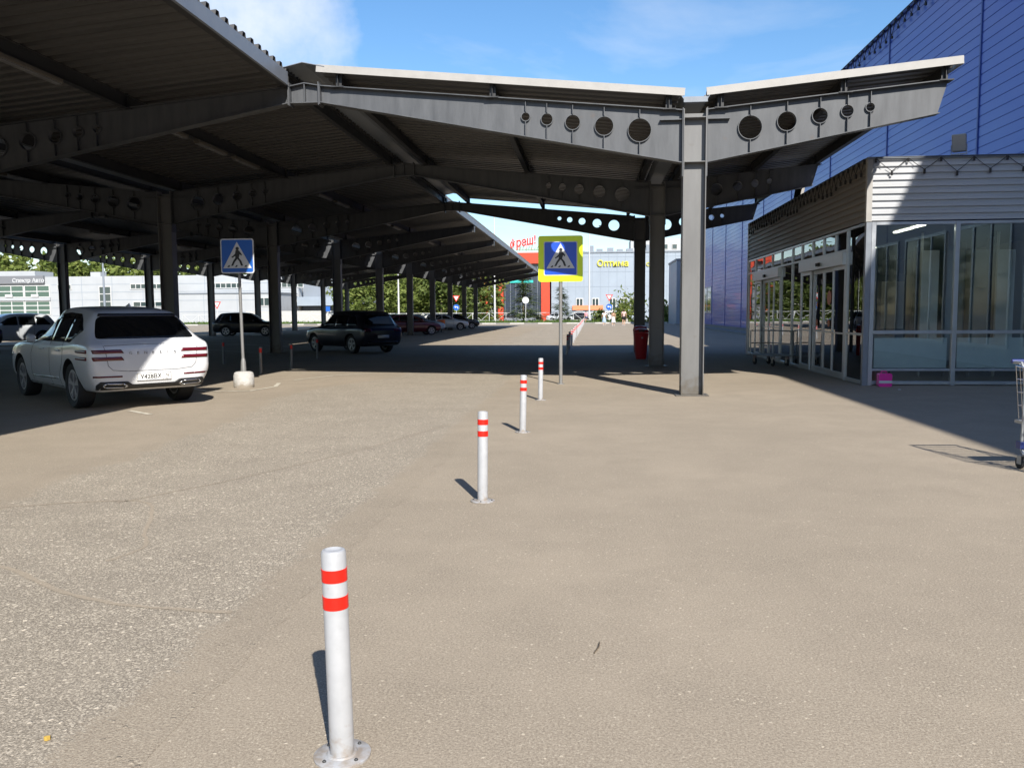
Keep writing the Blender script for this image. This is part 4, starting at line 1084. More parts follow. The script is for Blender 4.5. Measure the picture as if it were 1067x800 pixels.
# local: x forward (pointing right of picture), y across
b = MB()
def bt(y_, z_): return y_
# basket wires: tapered basket from x=-.30 (handle end) to x=.55
def bp(x, s_, z): 
    f = (x + .3) / .85; hw = .27 - .05 * f; zb = .48 + .06 * f; zt = 1.0 - .08 * f
    return (x, s_ * (hw - .05 * (1 - z)), zb + (zt - zb) * z)
for i in range(15):
    x = -.3 + .85 * i / 14
    b.tube([bp(x, -1, 1), bp(x, -1, 0), bp(x, 1, 0), bp(x, 1, 1)], .0035, 5)
for z in (0, .25, .5, .75, 1):
    for s_ in (-1, 1): b.tube([bp(-.3, s_, z), bp(.55, s_, z)], .0035 if z < 1 else .007, 5)
    b.tube([bp(.55, -1, z), bp(.55, 1, z)], .0035 if z < 1 else .007, 5); b.tube([bp(-.3, -1, z), bp(-.3, 1, z)], .0035 if z < 1 else .006, 5)
for k in range(9):
    s_ = -1 + 2 * k / 8; b.tube([bp(-.3, s_, 0), bp(.55, s_, 0)], .0035, 5); b.tube([bp(.55, s_, 0), bp(.55, s_, 1)], .0035, 5); b.tube([bp(-.3, s_, 0), bp(-.3, s_, 1)], .0035, 5)
b.build('basket', M['chrome'], t, smooth=True)
b = MB()
for s_ in (-1, 1):
    b.tube([(-.38, s_ * .25, 1.03), (-.24, s_ * .25, 1.03), (-.17, s_ * .25, .95), (-.16, s_ * .255, .5), (-.17, s_ * .26, .2), (-.12, s_ * .26, .15), (.5, s_ * .2, .15)], .015, 8)
    b.tube([(.1, s_ * .23, .48), (.35, s_ * .21, .15)], .012, 8)
b.tube([(-.14, -.26, .16), (-.14, .26, .16)], .012, 8); b.tube([(.5, -.2, .15), (.5, .2, .15)], .012, 8)
b.build('frame', M['zinc'], t, smooth=True)
b = MB(); b.tube([(-.38, -.27, 1.04), (-.38, .27, 1.04)], .02, 12); b.build('handle', M['cart_blue'], t, smooth=True)
b = MB(); b.box(-.22, -.14, -.285, -.235, .20, .27); b.box(-.22, -.14, .235, .285, .20, .27); build_pieces(b, 'bumper_corner', M['cart_blue'], t)
b = MB(); b.box(-.34, -.10, -.24, .24, .435, .465); b.build('child_seat_flap', M['zinc'], t)
for x, s_ in ((-.15, -1), (-.15, 1), (.46, -1), (.46, 1)):
    y_ = s_ * (.26 if x < 0 else .2)
    b = MB(); b.lathe([(.02, -.016), (.058, -.014), (.062, 0), (.058, .014), (.02, .016)], (x - .03, y_, .062), 18, 'y'); wo = b.build('wheel', M['black'], t, smooth=True)
    b = MB(); b.box(x - .05, x + .02, y_ - .022, y_ - .018, .05, .135); b.box(x - .05, x + .02, y_ + .018, y_ + .022, .05, .135); b.box(x - .05, x + .02, y_ - .022, y_ + .022, .131, .136); b.build('caster_fork', M['zinc'], wo)
# flat platform cart by the doors
t = thing('platform_cart', 'grey flatbed platform cart parked beside the pavilion doors', 'cart', (5.14, 24.6, 0), R(-72))
b = MB()
b.tube([(-.62, -.3, .3), (.62, -.3, .3), (.62, .3, .3), (-.62, .3, .3), (-.62, -.3, .3)], .022, 8)
for i in range(11): x = -.6 + 1.2 * i / 10; b.tube([(x, -.3, .3), (x, .3, .3)], .012, 6)
b.build('platform', M['zinc'], t, smooth=True)
b = MB()
b.tube([(-.62, -.3, .30), (-.62, -.3, .98), (-.62, .3, .98), (-.62, .3, .30)], .022, 8); b.tube([(-.62, -.3, .62), (-.62, .3, .62)], .017, 8)
b.tube([(-.62, .3, .98), (.62, .3, .98), (.62, .3, .3)], .022, 8); b.tube([(-.62, .3, .62), (.62, .3, .62)], .017, 8)
b.build('rail', M['zinc'], t, smooth=True)
for x in (-.5, .5):
    for y_ in (-.22, .22):
        b = MB(); b.lathe([(.03, -.02), (.095, -.02), (.1, 0), (.095, .02), (.03, .02)], (x, y_, .1), 18, 'y'); wo = b.build('wheel', M['black'], t, smooth=True)
        b = MB(); b.box(x - .05, x + .05, y_ - .03, y_ - .024, .08, .29); b.box(x - .05, x + .05, y_ + .024, y_ + .03, .08, .29); b.build('caster_fork', M['chrome'], wo)
# pink canister
t = thing('plastic_canister', 'magenta plastic canister with a white label by the pavilion corner', 'canister', (5.96, 17.66, 0))
b = MB(); b.prism([rrect(-.13, .13, 0, .27, .035)], lambda u, v, s: (u, s, v), -.075, .075); o = b.build('tank', M['pink'], t); bevel(o, .012, 2)
b = MB(); b.box(-.128, .128, -.0785, -.0755, .07, .125); b.build('label', M['sign_white'], t)
b = MB(); b.tube([(-.07, 0, .26), (-.06, 0, .31), (.03, 0, .31), (.04, 0, .26)], .014, 8); b.build('handle', M['pink'], t, smooth=True)
b = MB(); b.lathe([(.022, .265), (.022, .305), (.015, .31)], (.09, 0, 0), 14); b.build('screw_cap', M['sign_black'], t)
# red bins by the second column
for (x, y, h, lb) in ((1.66, 27.9, 1.0, 'red street bin standing nearest, against the second front column'), (1.74, 29.9, 1.06, 'red street bin behind, partly hidden by the nearer red bin')):
    t = thing('litter_bin', lb, 'bin', (x, y, 0), 0, 'red bins beside the column')
    b = MB(); b.lathe([(.17, .0), (.18, .05), (.24, .80), (.25, .84), (.235, .85)], n=24); b.build('bin_body', M['red_bin'], t, smooth=True)
    b = MB(); b.lathe([(.25, .86), (.255, .90), (.22, h - .03), (.1, h), (.03, h + .01)], n=24); b.build('lid', M['red_bin'], t, smooth=True)
    b = MB(); b.box(-.1, .1, -.25, -.222, .90, .96); b.build('slot', M['black'], t)
    b = MB(); b.lathe([(.03, -.004), (.03, .004)], (.02, -.232, .70), 12, 'y'); b.build('sticker', M['fascia'], t)
t = thing('litter_bin', 'orange bin hung beside a far canopy column', 'bin', (-11.9, 66.5, 0))
b = MB(); b.lathe([(.24, .25), (.27, .3), (.33, .95), (.33, 1.0), (.30, 1.0)], n=20); b.build('bin_body', M['orange'], t, smooth=True)
b = MB(); b.box(-.04, .04, -.04, .04, 0, .26); b.box(-.25, .25, -.2, .2, 0, .03); b.build('stand', M['steel_dark'], t)

# ------------------------------------------------------------------ vegetation
def crown_mesh(name, seed, H, Wd, n, m, shape='round', leaf=.3, base=.12):
    rr_ = random.Random(seed); b = MB(); cl = []
    nc = 34 if shape != 'spruce' else 60
    for k in range(nc):
        z = rr_.uniform(base, 1); a = rr_.uniform(0, 2 * pi)
        if shape == 'round': rad = math.sqrt(max(0, 1 - ((z - .5) / .52) ** 2)) * rr_.uniform(.25, 1)
        elif shape == 'birch': rad = (1 - z) ** .6 * (.5 + .6 * min(1, (z - base) / .25)) * rr_.uniform(.2, 1.05)
        else: rad = (1 - z) ** .85 * rr_.uniform(.55, 1.05)
        cl.append((rad * Wd / 2 * cos(a), rad * Wd / 2 * sin(a), z * H, rr_.uniform(.6, 1.4)))
    for k in range(n):
        cx_, cy_, cz_, s_ = rr_.choice(cl); sp = Wd * .10 * s_ if shape != 'spruce' else Wd * .09 * s_
        x, y, z = rr_.gauss(cx_, sp), rr_.gauss(cy_, sp), rr_.gauss(cz_, sp * (1.0 if shape != 'spruce' else .45))
        if z < .1: continue
        d = Vector((rr_.gauss(0, 1), rr_.gauss(0, 1), rr_.gauss(0, .8))).normalized(); e = d.cross(Vector((rr_.gauss(0, 1), rr_.gauss(0, 1), rr_.gauss(0, 1)))).normalized()
        l = leaf * rr_.uniform(.5, 1.2); p = Vector((x, y, z))
        if shape == 'spruce': d = Vector((x, y, -.25 * hypot(x, y))).normalized() if hypot(x, y) > .01 else d; e = Vector((-d.y, d.x, rr_.uniform(-.3, .3))).normalized(); wd_ = .22
        else: wd_ = .45
        b.add([p - d * l, p + e * l * wd_, p + d * l, p - e * l * wd_], [(0, 1, 2, 3)])
    return b
def tree(name, label, loc, seed, H, Wd, n, m, shape, leaf=.3, base=.12, group=None, trunk_r=.12):
    t = thing(name, label, 'tree' if 'bush' not in name else 'bush', (*loc, .0), random.Random(seed).uniform(0, 6), group)
    b = MB(); rr_ = random.Random(seed + 1)
    b.tube([(0, 0, 0), (.05, .02, H * .3), (.0, .06, H * .62), (.04, 0, H * .93)], [trunk_r, trunk_r * .75, trunk_r * .45, trunk_r * .12], 7)
    for k in range(7):
        z = H * rr_.uniform(.22, .75); a = rr_.uniform(0, 6.28); L2 = Wd * .4 * (1 - z / H * .6); b.tube([(0, 0, z), (L2 * .5 * cos(a), L2 * .5 * sin(a), z + H * .07), (L2 * cos(a), L2 * sin(a), z + H * .10)], [trunk_r * .4, trunk_r * .25, trunk_r * .08], 5)
    b.build('trunk' if 'bush' not in name else 'stem', M['bark'], t, smooth=True)
    crown_mesh(name, seed, H, Wd, n, m, shape, leaf, base).build('crown', M[m], t, fix=False)
    return t
tree('spruce_tree', 'dark spruce standing before the dark glass shop front', (-9.4, 118.5), 11, 6.9, 5.6, 2600, 'needle', 'spruce', .42, .05)
tree('spruce_tree', 'small spruce right behind the pole of the lime sign', (-4.2, 119), 12, 5.0, 3.4, 1800, 'needle', 'spruce', .34, .05)
tree('leafy_bush', 'green bush behind the group of walking people', (4.9, 116), 13, 3.4, 4.8, 1500, 'leaf', 'round', .3, .02, None, .06)
tree('leafy_bush', 'low green bush between the canopy columns and the blue wall', (10.2, 117), 14, 2.6, 3.4, 1000, 'leaf', 'round', .28, .02, None, .06)
tree('leafy_bush', 'small bush beside the blue round road sign', (1.2, 117.5), 15, 1.6, 2.2, 600, 'leaf2', 'round', .25, .02, None, .05)
# birches behind the fence, right of the car park: individuals
pr = random.Random(21); nb = 0
protoB = []
for k in range(4):
    m_ = ('leaf', 'leaf2', 'leaf', 'leaf2')[k]
    protoB.append(tree('birch_tree', 'bright green birch in the dense row behind the parked cars', (-60, 128), 30 + k, 8.6 + .6 * k, 6.2, 2300, m_, 'birch' if k % 2 else 'round', .42, .04, 'birches in the row behind the car park', .13))
cmB = [childmap(p) for p in protoB]; xs = -36.0; k = 0
while xs < -15.5:
    o = protoB[k % 4] if k < 4 else copy_tree(protoB[k % 4], None, cmB[k % 4])
    o.location = (xs, 124.5 + pr.uniform(0, 7), 0); o.scale = (1, 1, pr.uniform(.72, 1.0)); o.rotation_euler[2] = pr.uniform(0, 6)
    xs += pr.uniform(1.5, 2.5); k += 1
# far forest behind the dealership and behind the camera (one mass each)
def forest(name, label, spots, n, leaf):
    b = MB()
    for i, (x, y, H, Wd) in enumerate(spots):
        c_ = crown_mesh('f', 100 + i, H, Wd, n, None, 'birch' if i % 3 else 'round', leaf, .03); b.add([(vx + x, vy + y, vz) for vx, vy, vz in c_.v], c_.f)
        b.tube([(x, y, 0), (x, y, H * .9)], [.2, .03], 5)
    o = b.build(name, M['leaf2'] if 'behind' in name else M['leaf'], fix=False); stuff(o, label, 'forest'); return o
pr = random.Random(9)
sp = []
x = -175
while x < -36:
    for row in range(2): sp.append((x + pr.uniform(-1, 1), 172 + row * 8 + pr.uniform(-2, 2), pr.uniform(12.0, 16.8) * (1 if x < -60 else .8), pr.uniform(6, 8.5)))
    x += pr.uniform(3.2, 4.8)
forest('forest', 'pale green spring forest rising above the white dealership', sp, 700, .75)
sp = []
for k in range(34): sp.append((-70 + 5 * k + pr.uniform(-1, 1), -75 + pr.uniform(-6, 6), pr.uniform(8, 13), pr.uniform(6, 8)))
for k in range(26): sp.append((-110 + pr.uniform(-6, 6), -60 + 6.5 * k, pr.uniform(8, 13), pr.uniform(6, 8)))
forest('treeline', 'tree belt along the far edges of the car park', sp, 350, .8)

# ------------------------------------------------------------------ fence, lamps, road signs beyond
t = thing('zigzag_fence', 'low white metal fence with zigzag bars along the grass verge', 'fence', (-20, 119.4, 0))
b = MB(); x = -60.0; k = 0
rail = MB(); zz = MB()
while x < 14:
    b.box(x - .04, x + .04, 119.36, 119.44, .1, 1.55); x += 2.4
rail.box(-60, 14, 119.35, 119.39, 1.46, 1.52); rail.box(-60, 14, 119.35, 119.39, .40, .46)
x = -60.0
while x < 13.9:
    zz.bar((x, 119.41, 1.46), (x + 1.2, 119.41, .46), .03, .05); zz.bar((x + 1.2, 119.41, .46), (x + 2.4, 119.41, 1.46), .03, .05); x += 2.4
build_pieces(b, 'post', M['white'], t, True); rail.build('rail', M['white'], t, world=True); zz.build('zigzag_bars', M['white'], t, world=True)
def lamp_post(label, loc, H, m='white'):
    t = thing('street_lamp', label, 'street lamp', (*loc, 0), 0)
    b = MB(); b.tube([(0, 0, 0), (0, 0, H)], [.15, .075], 10); b.build('pole', M[m], t, smooth=True)
    b = MB()
    for s_ in (-1, 1): b.tube([(0, 0, H - .15), (s_ * .9, 0, H + .12), (s_ * 1.5, 0, H + .18)], .04, 6)
    b.build('arm', M[m], t, smooth=True)
    for s_ in (-1, 1):
        b = MB(); b.box(min(s_ * 1.4, s_ * 2.15), max(s_ * 1.4, s_ * 2.15), -.14, .14, H + .14, H + .26); o = b.build('lamp_head', M['steel_dark'], t); bevel(o, .04, 2)
lamp_post('tall white twin-arm street lamp seen past the end of the ridge', (-13.35, 117.2), 15.0)
lamp_post('pale street lamp rising behind the white SUV, before the dealership', (-58, 96), 11.6, 'panel_mid')
lamp_post('street lamp mast behind the mall sign, right of the lime sign', (-.2, 128), 14.2)
lamp_post('grey street lamp between the columns before the birches', (-27.0, 117), 9.5)
def road_sign(label, loc, zc, shape, rz=0):
    t = thing('road_sign', label, 'road sign', (*loc, 0), rz)
    b = MB(); b.tube([(0, 0, 0), (0, 0, zc + .2)], .04, 8); b.build('pole', M['white'], t, smooth=True)
    for kind, dz in shape:
        z = zc + dz
        F = lambda u, v, s: (u, s, z + v)
        if kind == 'disc_white':
            b = MB(); b.prism([circ(0, 0, .46, 28)], F, -.07, -.05); b.build('sign_board', M['sign_white'], t)
        elif kind == 'disc_blue':
            b = MB(); b.prism([circ(0, 0, .42, 28)], F, -.07, -.05); bd = b.build('sign_board', M['sign_blue'], t)
            b = MB(); b.prism([[(.26, -.2), (.16, -.2), (.16, .0), (-.08, .0), (-.08, -.12), (-.28, .06), (-.08, .22), (-.08, .11), (.26, .11)]], F, -.078, -.071); b.build('arrow', M['sign_white'], bd)
        elif kind == 'yield':
            b = MB(); b.prism([[(-.5, .42), (.5, .42), (0, -.45)]], F, -.07, -.05); bd = b.build('sign_board', M['red'], t)
            b = MB(); b.prism([[(-.34, .33), (.34, .33), (0, -.26)]], F, -.076, -.071); b.build('white_field', M['sign_white'], bd)
        elif kind == 'blue_square':
            b = MB(); b.prism([rrect(-.35, .35, -.35, .35, .04)], F, -.07, -.05); b.build('sign_board', M['sign_blue'], t)
            
road_sign('round white sign plate on a thin post before the spruce', (-8.9, 115.6), 3.2, [('disc_white', 0)])
road_sign('white and red triangle sign above a blue round arrow sign, near the walkers', (2.5, 114.3), 2.2, [('disc_blue', 0), ('yield', 1.25)])
road_sign('yield triangle before the white annex wall, left of the black SUV', (-44.0, 96.0), 2.6, [('yield', 0)])
road_sign('blue square sign between the far canopy columns', (-18.6, 116.0), 2.3, [('disc_blue', 0), ('yield', 1.2)])
road_sign('blue sign on a post before the low grey annex', (-36.8, 115.5), 2.2, [('blue_square', 0)])

# ------------------------------------------------------------------ far buildings
def facade_lines(par, x0, x1, y, z0, z1, dx, dz, m='panel_line', w=.05):
    b = MB(); x = x0 + dx
    while x < x1 - .1: b.box(x - w, x + w, y - .03, y - .002, z0, z1); x += dx
    z = z0 + dz
    while z < z1 - .1: b.box(x0, x1, y - .025, y - .003, z - w, z + w); z += dz
    return b.build('panel_joint', M[m], par, world=True)
def window(par, x0, x1, z0, z1, y, glass='winglass', frame='white', nx=1, nz=1, t=.10):
    f = MB()
    f.box(x0, x1, y - .12, y - .001, z0, z0 + t); f.box(x0, x1, y - .12, y - .001, z1 - t, z1)
    for k in range(nx + 1): x = x0 + t / 2 + (x1 - x0 - t) * k / nx; f.box(x - t / 2, x + t / 2, y - .115, y - .001, z0 + t, z1 - t)
    for k in range(1, nz): z = z0 + (z1 - z0) * k / nz; f.box(x0 + t, x1 - t, y - .11, y - .001, z - t / 2, z + t / 2)
    fo = f.build('window', M[frame], par, world=True)
    b = MB(); b.box(x0 + t * .5, x1 - t * .5, y - .06, y - .05, z0 + t * .5, z1 - t * .5); b.build('pane', M[glass], fo, world=True)
    return fo
# dealership
dl = thing('dealership_building', 'long white showroom building with green glazing and a dark grey name band', 'building', (-105, 150, 0))
b = MB(); b.box(-150, -53.2, 150, 166, 0, 8.75); b.build('wall', M['panel_white'], dl, world=True); facade_lines(dl, -101, -53.2, 150, 0, 8.7, 6, 1.45, 'panel_line', .035)
b = MB(); b.box(-112, -104.5, 150.5, 156, 8.76, 9.9); b.box(-95, -93, 153, 155, 8.76, 9.7); b.box(-74, -72.5, 153, 155, 8.76, 9.6); build_pieces(b, 'roof_unit', M['panel_white'], dl, True)
b = MB(); b.box(-148, -102.2, 149.5, 149.99, 7.5, 8.95); nb_ = b.build('name_band', M['sign_grey'], dl, world=True)
b = MB(); add_text(b, 'Спектр Авто', 1.05, lambda u, v, w: (-105.2 + u, 149.46 - w, 8.05 + v), extrude=.03, bold=.01); b.build('name_letters', M['sign_white'], nb_, world=True)
for k in range(5):
    x1 = -101.3 - 5.2 * k
    window(dl, x1 - 5.1, x1, 1.6, 4.3, 149.99, 'wintint', 'white', 2, 3, .16)
    window(dl, x1 - 5.1, x1, 4.9, 7.2, 149.99, 'wintint', 'white', 2, 2, .16)
    b = MB(); b.box(x1 - 3.6, x1 - 2.2, 149.6, 149.86, 5.0, 5.5); b.build('air_conditioner', M['white'], dl, world=True)
b = MB(); b.box(-148, -101.2, 149.7, 149.99, 4.34, 4.86); b.build('floor_band', M['panel_white'], dl, world=True)
window(dl, -91.6, -89.2, 2.6, 6.9, 149.99, 'winglass', 'white', 1, 3, .14)
for x0 in (-85.4, -70.0, -58.4): window(dl, x0, x0 + 6.2, 6.3, 7.3, 149.99, 'winglass', 'white', 6, 1, .12)
window(dl, -85.0, -79.2, 3.0, 4.0, 149.99, 'winglass', 'white', 4, 1, .12); window(dl, -74.0, -69.5, 2.4, 2.9, 149.99, 'winglass', 'white', 3, 1, .1)
window(dl, -99.8, -97.0, 6.3, 7.3, 149.99, 'winglass', 'white', 3, 1, .12)
# white annex hall and grey hall
an = thing('annex_building', 'low white hall with plain panels in front of the dealership', 'building', (-66, 141, 0))
b = MB(); b.box(-73, -53.4, 141, 149.4, 0, 5.1); b.build('wall', M['panel_white'], an, world=True); facade_lines(an, -73, -53.4, 141, 0, 5.0, 6, 2.0, 'panel_line', .03)
b = MB(); b.box(-73.2, -53.2, 140.85, 149.4, 5.102, 5.28); b.build('roof_edge', M['panel_mid'], an, world=True)
window(an, -57.3, -55.0, 2.9, 4.4, 140.99, 'winglass', 'white', 2, 1, .12)
gh = thing('grey_hall', 'mid grey warehouse hall with a pale blue canopy strip', 'building', (-48, 152, 0))
b = MB(); b.box(-53.1, -42.5, 152, 172, 0, 8.9); b.build('wall', M['panel_mid'], gh, world=True)
b = MB(); b.box(-53.1, -42.5, 148.8, 151.99, 3.0, 4.6); b.build('canopy', M['panel_grey'], gh, world=True)
b = MB(); b.box(-52.9, -42.7, 151.0, 151.98, 2.0, 3.19); b.build('dark_opening', M['darkfacade'], gh, world=True)
wl = MB(); wl.box(-54, -35, 128, 128.25, 0, 2.0); tag(wl.build('concrete_wall', M['kerb_white']), 'pale concrete wall before the grey hall', 'wall')
# red and black shop
sh = thing('red_shop_building', 'red and dark glass shop building with a red rooftop sign', 'building', (-13, 148, 0))
b = MB(); b.box(-19.6, -7.3, 148, 168, 0, 10.0); b.build('wall', M['panel_mid'], sh, world=True)
b = MB(); b.box(-15.2, -7.35, 147.5, 147.99, 1.0, 9.9); b.build('dark_front', M['darkfacade'], sh, world=True)
b = MB(); b.box(-19.8, -7.0, 147.0, 147.99, 10.0, 11.9); b.build('red_band', M['redfacade'], sh, world=True)
for xa, xb in ((-19.4, -18.0), (-16.2, -15.25), (-8.6, -7.1)):
    b = MB(); b.box(xa, xb, 147.1, 147.99 if xa < -10 else 147.49, 0, 9.99); b.build('red_pillar', M['redfacade'], sh, world=True)
b = MB()
for k in range(7): b.box(-15.0 + k * .95, -14.94 + k * .95, 147.42, 147.49, 1.0, 9.5)
b.build('glazing_bar', M['panel_mid'], sh, world=True)
b = MB(); b.box(-14.2, -10.0, 147.3, 147.45, 6.7, 7.15); b.build('teal_strip', M['teal'], sh, world=True)
b = MB(); add_text(b, 'фреш!', 2.1, lambda u, v, w: (-11.75 + u * .74 , 147.3 - w, 13.7 + v + u * .13), extrude=.12, bold=.05)
for x in (-12.4, -11.2, -10.2): b.box(x - .04, x + .04, 147.4, 147.48, 12.2, 13.4)
b.build('rooftop_letters', M['letters_red'], sh, world=True)
b = MB(); b.box(-13.0, -8.2, 147.3, 147.4, 12.3, 12.42)
for k in range(9): b.bar((-12.8 + k * .5, 147.3, 12.45), (-12.6 + k * .5, 147.3, 12.45 + .25 + .3 * (k % 3)), .04, .12)
b.build('leaf_ornament', mat('ornament_green', (.15, .24, .10), .6), sh, world=True)
# mall
ml = thing('mall_building', 'pale blue grey mall building with yellow green letters on its panelled facade', 'building', (6, 150, 0))
b = MB(); b.box(-6.95, 34, 150, 190, 0, 11.9); b.build('wall', M['panel_grey'], ml, world=True); facade_lines(ml, -6.95, 34, 150, 3.4, 11.8, 1.45, 2.6, 'panel_line', .035)
b = MB(); b.box(-7.0, 34, 149.85, 150.4, 11.9, 12.15); b.build('parapet', M['panel_mid'], ml, world=True)
pr = random.Random(6)
x = -3.5
for k in range(9):
    b = MB(); w_ = pr.uniform(.5, 1.3); b.box(x, x + w_, 153, 155, 11.9, 11.9 + pr.uniform(.6, 1.8)); x += w_ + pr.uniform(.2, 1.0)
    b.build('roof_unit', M['panel_mid'], ml, world=True)
b = MB(); add_text(b, 'Оптима', 1.5, lambda u, v, w: (3.9 + u, 149.85 - w, 10.0 + v), extrude=.08, bold=.03); b.build('facade_letters', M['letters_lime'], ml, world=True)
b = MB()
vs = circ(8.6, 9.75, .65, 24); b.prism([vs, circ(8.6, 9.75, .38, 24)[::-1]], XZ(149.8), -.06, .06); b.build('red_ring_sign', M['letters_red'], ml, world=True)
b = MB(); add_text(b, 'C', .9, lambda u, v, w: (10.0 + u, 149.85 - w, 9.8 + v), extrude=.06, bold=.02); b.build('facade_letters', M['letters_lime'], ml, world=True)
for x0 in (-2.6, 0.2, 3.2, 5.2, 7.0, 11.5): window(ml, x0, x0 + 1.3, 1.7, 4.0, 149.99, 'winglass', 'white', 2, 1, .14)
b = MB(); b.box(-3.2, 2.2, 149.7, 149.86, 1.9, 2.7); b.build('orange_banner', mat('banner', (.75, .22, .10), .6), ml, world=True)
# pale block at the end of the blue store and a far tower block
b = MB(); bl = thing('service_block', 'pale blue service block at the far end of the blue store', 'building', (11, 104, 0))
b.box(10.2, 24, 102, 112, 0, 7.6); b.build('wall', M['panel_grey'], bl, world=True); b = MB(); b.box(10.1, 24.1, 101.9, 112, 7.6, 7.8); b.build('roof_edge', M['panel_mid'], bl, world=True)
ap = thing('apartment_block', 'distant white and beige apartment tower above the mall roof', 'building', (20, 300, 0))
b = MB(); b.box(14, 40, 300, 315, 0, 27); b.build('wall', M['panel_white'], ap, world=True)
for k in range(5):
    for j_ in range(3): window(ap, 15.5 + k * 3.2, 17.3 + k * 3.2, 17.2 + j_ * 3, 19 + j_ * 3, 299.99, 'winglass', 'kerb_white', 1, 1, .15)

# ------------------------------------------------------------------ people
def person(label, loc, heading, top, bottom, hair, stride=.18, skirt=False, H=1.7, bag=None):
    t = thing('person', label, 'person', (*loc, 0), heading, 'people walking away by the verge')
    s = H / 1.7
    J = {'pel': (0, 0, .92), 'wai': (0, 0, 1.08), 'che': (0, .01, 1.30), 'nec': (0, .0, 1.45), 'hd0': (0, -.01, 1.53), 'hd1': (0, -.015, 1.62), 'hd2': (0, 0, 1.68),
         'hl': (-.09, 0, .88), 'kl': (-.10, -.5 * stride - .03, .49), 'al': (-.10, -stride * .2, .09), 'tl': (-.10, -stride * .2 - .15, .03), 'hr': (.09, 0, .88), 'kr': (.10, .3 * stride - .02, .48), 'ar': (.10, stride + .05, .10), 'tr': (.10, stride - .08, .03),
         'sl': (-.18, 0, 1.40), 'el': (-.24, .06, 1.13), 'wl': (-.25, -.04, .89), 'fl': (-.245, -.06, .79), 'sr': (.18, 0, 1.40), 'er': (.24, .0, 1.13), 'wr': (.25, -.10, .91), 'fr': (.245, -.13, .82)}
    E_ = [('pel', 'wai'), ('wai', 'che'), ('che', 'nec'), ('nec', 'hd0'), ('hd0', 'hd1'), ('hd1', 'hd2'), ('pel', 'hl'), ('hl', 'kl'), ('kl', 'al'), ('al', 'tl'), ('pel', 'hr'), ('hr', 'kr'), ('kr', 'ar'), ('ar', 'tr'), ('che', 'sl'), ('sl', 'el'), ('el', 'wl'), ('wl', 'fl'), ('che', 'sr'), ('sr', 'er'), ('er', 'wr'), ('wr', 'fr')]
    RD = dict(pel=(.15, .11), wai=(.13, .095), che=(.15, .11), nec=(.055, .055), hd0=(.075, .085), hd1=(.08, .10), hd2=(.055, .07), hl=(.085, .09), kl=(.055, .06), al=(.038, .04), tl=(.04, .03), sl=(.055, .055), el=(.04, .04), wl=(.028, .03), fl=(.035, .02))
    for a in ('h', 'k', 'a', 't', 's', 'e', 'w', 'f'): RD[a + 'r'] = RD[a + 'l']
    def skin(name, edges, grow, m, par, extra=None):
        keys = []; [keys.append(k) for e in edges for k in e if k not in keys]
        me = bpy.data.meshes.new(name); JJ = dict(J); 
        if extra: JJ.update(extra)
        me.from_pydata([tuple(c * s for c in JJ[k]) for k in keys], [(keys.index(a), keys.index(b_)) for a, b_ in edges], [])
        o = bpy.data.objects.new(name, me); COL.objects.link(o); o.modifiers.new('skin', 'SKIN'); sv = me.skin_vertices[0].data
        for i, k in enumerate(keys): r_ = RD.get(k, (.1, .1)); sv[i].radius = ((r_[0] + grow) * s, (r_[1] + grow) * s); sv[i].use_root = (i == 0)
        sd = o.modifiers.new('sub', 'SUBSURF'); sd.levels = 1; sd.render_levels = 1
        m2 = mesh_of(o); bpy.data.objects.remove(o); o = bpy.data.objects.new(name, m2); COL.objects.link(o); o.parent = par
        m2.materials.clear(); m2.materials.append(m)
        for p in m2.polygons: p.use_smooth = True
        return o
    skin('body', E_, 0, M['skin'], t)
    skin('shirt', [('wai', 'che'), ('wai', 'pel'), ('che', 'sl'), ('sl', 'ml'), ('che', 'sr'), ('sr', 'mr')], .016, top, t, {'ml': (-.22, .04, 1.24), 'mr': (.22, .02, 1.24)})
    RD['ml'] = RD['mr'] = (.045, .045)
    if skirt:
        b = MB(); b.lathe([(.14 * s, 1.02 * s), (.18 * s, .85 * s), (.22 * s, .62 * s), (.26 * s, .40 * s), (.25 * s, .40 * s)], n=18); b.build('skirt', bottom, t, smooth=True)
    else:
        skin('shorts', [('pel', 'hl'), ('hl', 'pl'), ('pel', 'hr'), ('hr', 'pr')], .022, bottom, t, {'pl': (-.10, -.25 * stride, .60), 'pr': (.10, .15 * stride, .60)})
    b = MB(); b.lathe([(.02, 1.705), (.075, 1.685), (.098, 1.63), (.095, 1.56), (.07, 1.50)], (0, .015, 0), 14); b.v = [(x * s, y * s * 1.1, z * s) for x, y, z in b.v]; b.build('hair', hair, t, smooth=True)
    for sx in (-1, 1):
        y_, z_ = (J['tl'], J['tr'])[sx > 0][1:]; b = MB(); b.prism([round_poly([(-.045, -.05), (.045, -.05), (.04, .2), (-.04, .2)], .03)], lambda u, v, q: ((sx * .10 + u) * s, (y_ + v - .02) * s, q * s), max(0, z_ - .03), z_ + .05); b.build('shoe', M['white'], t)
    if bag:
        tb = thing('carrier_bag', 'pale carrier bag held by the rightmost walker', 'bag', (loc[0] + .35, loc[1], .35)); b = MB(); b.prism([[(-.13, 0), (.13, 0), (.11, .38), (-.11, .38)]], lambda u, v, q: (u, q, v), -.06, .06); o = b.build('bag_body', M['fascia'], tb); bevel(o, .03, 2)
        b = MB(); b.tube([(-.06, 0, .38), (-.04, 0, .5), (.04, 0, .5), (.06, 0, .38)], .008, 6); b.build('bag_handle', M['fascia'], tb)
RD_dummy = None
person('walker in a white top and pale blue skirt, leftmost of the group', (1.55, 97), pi, cloth('white', (.66, .66, .65)), cloth('paleblue', (.30, .40, .52)), M['hair'], .16, True, 1.66)
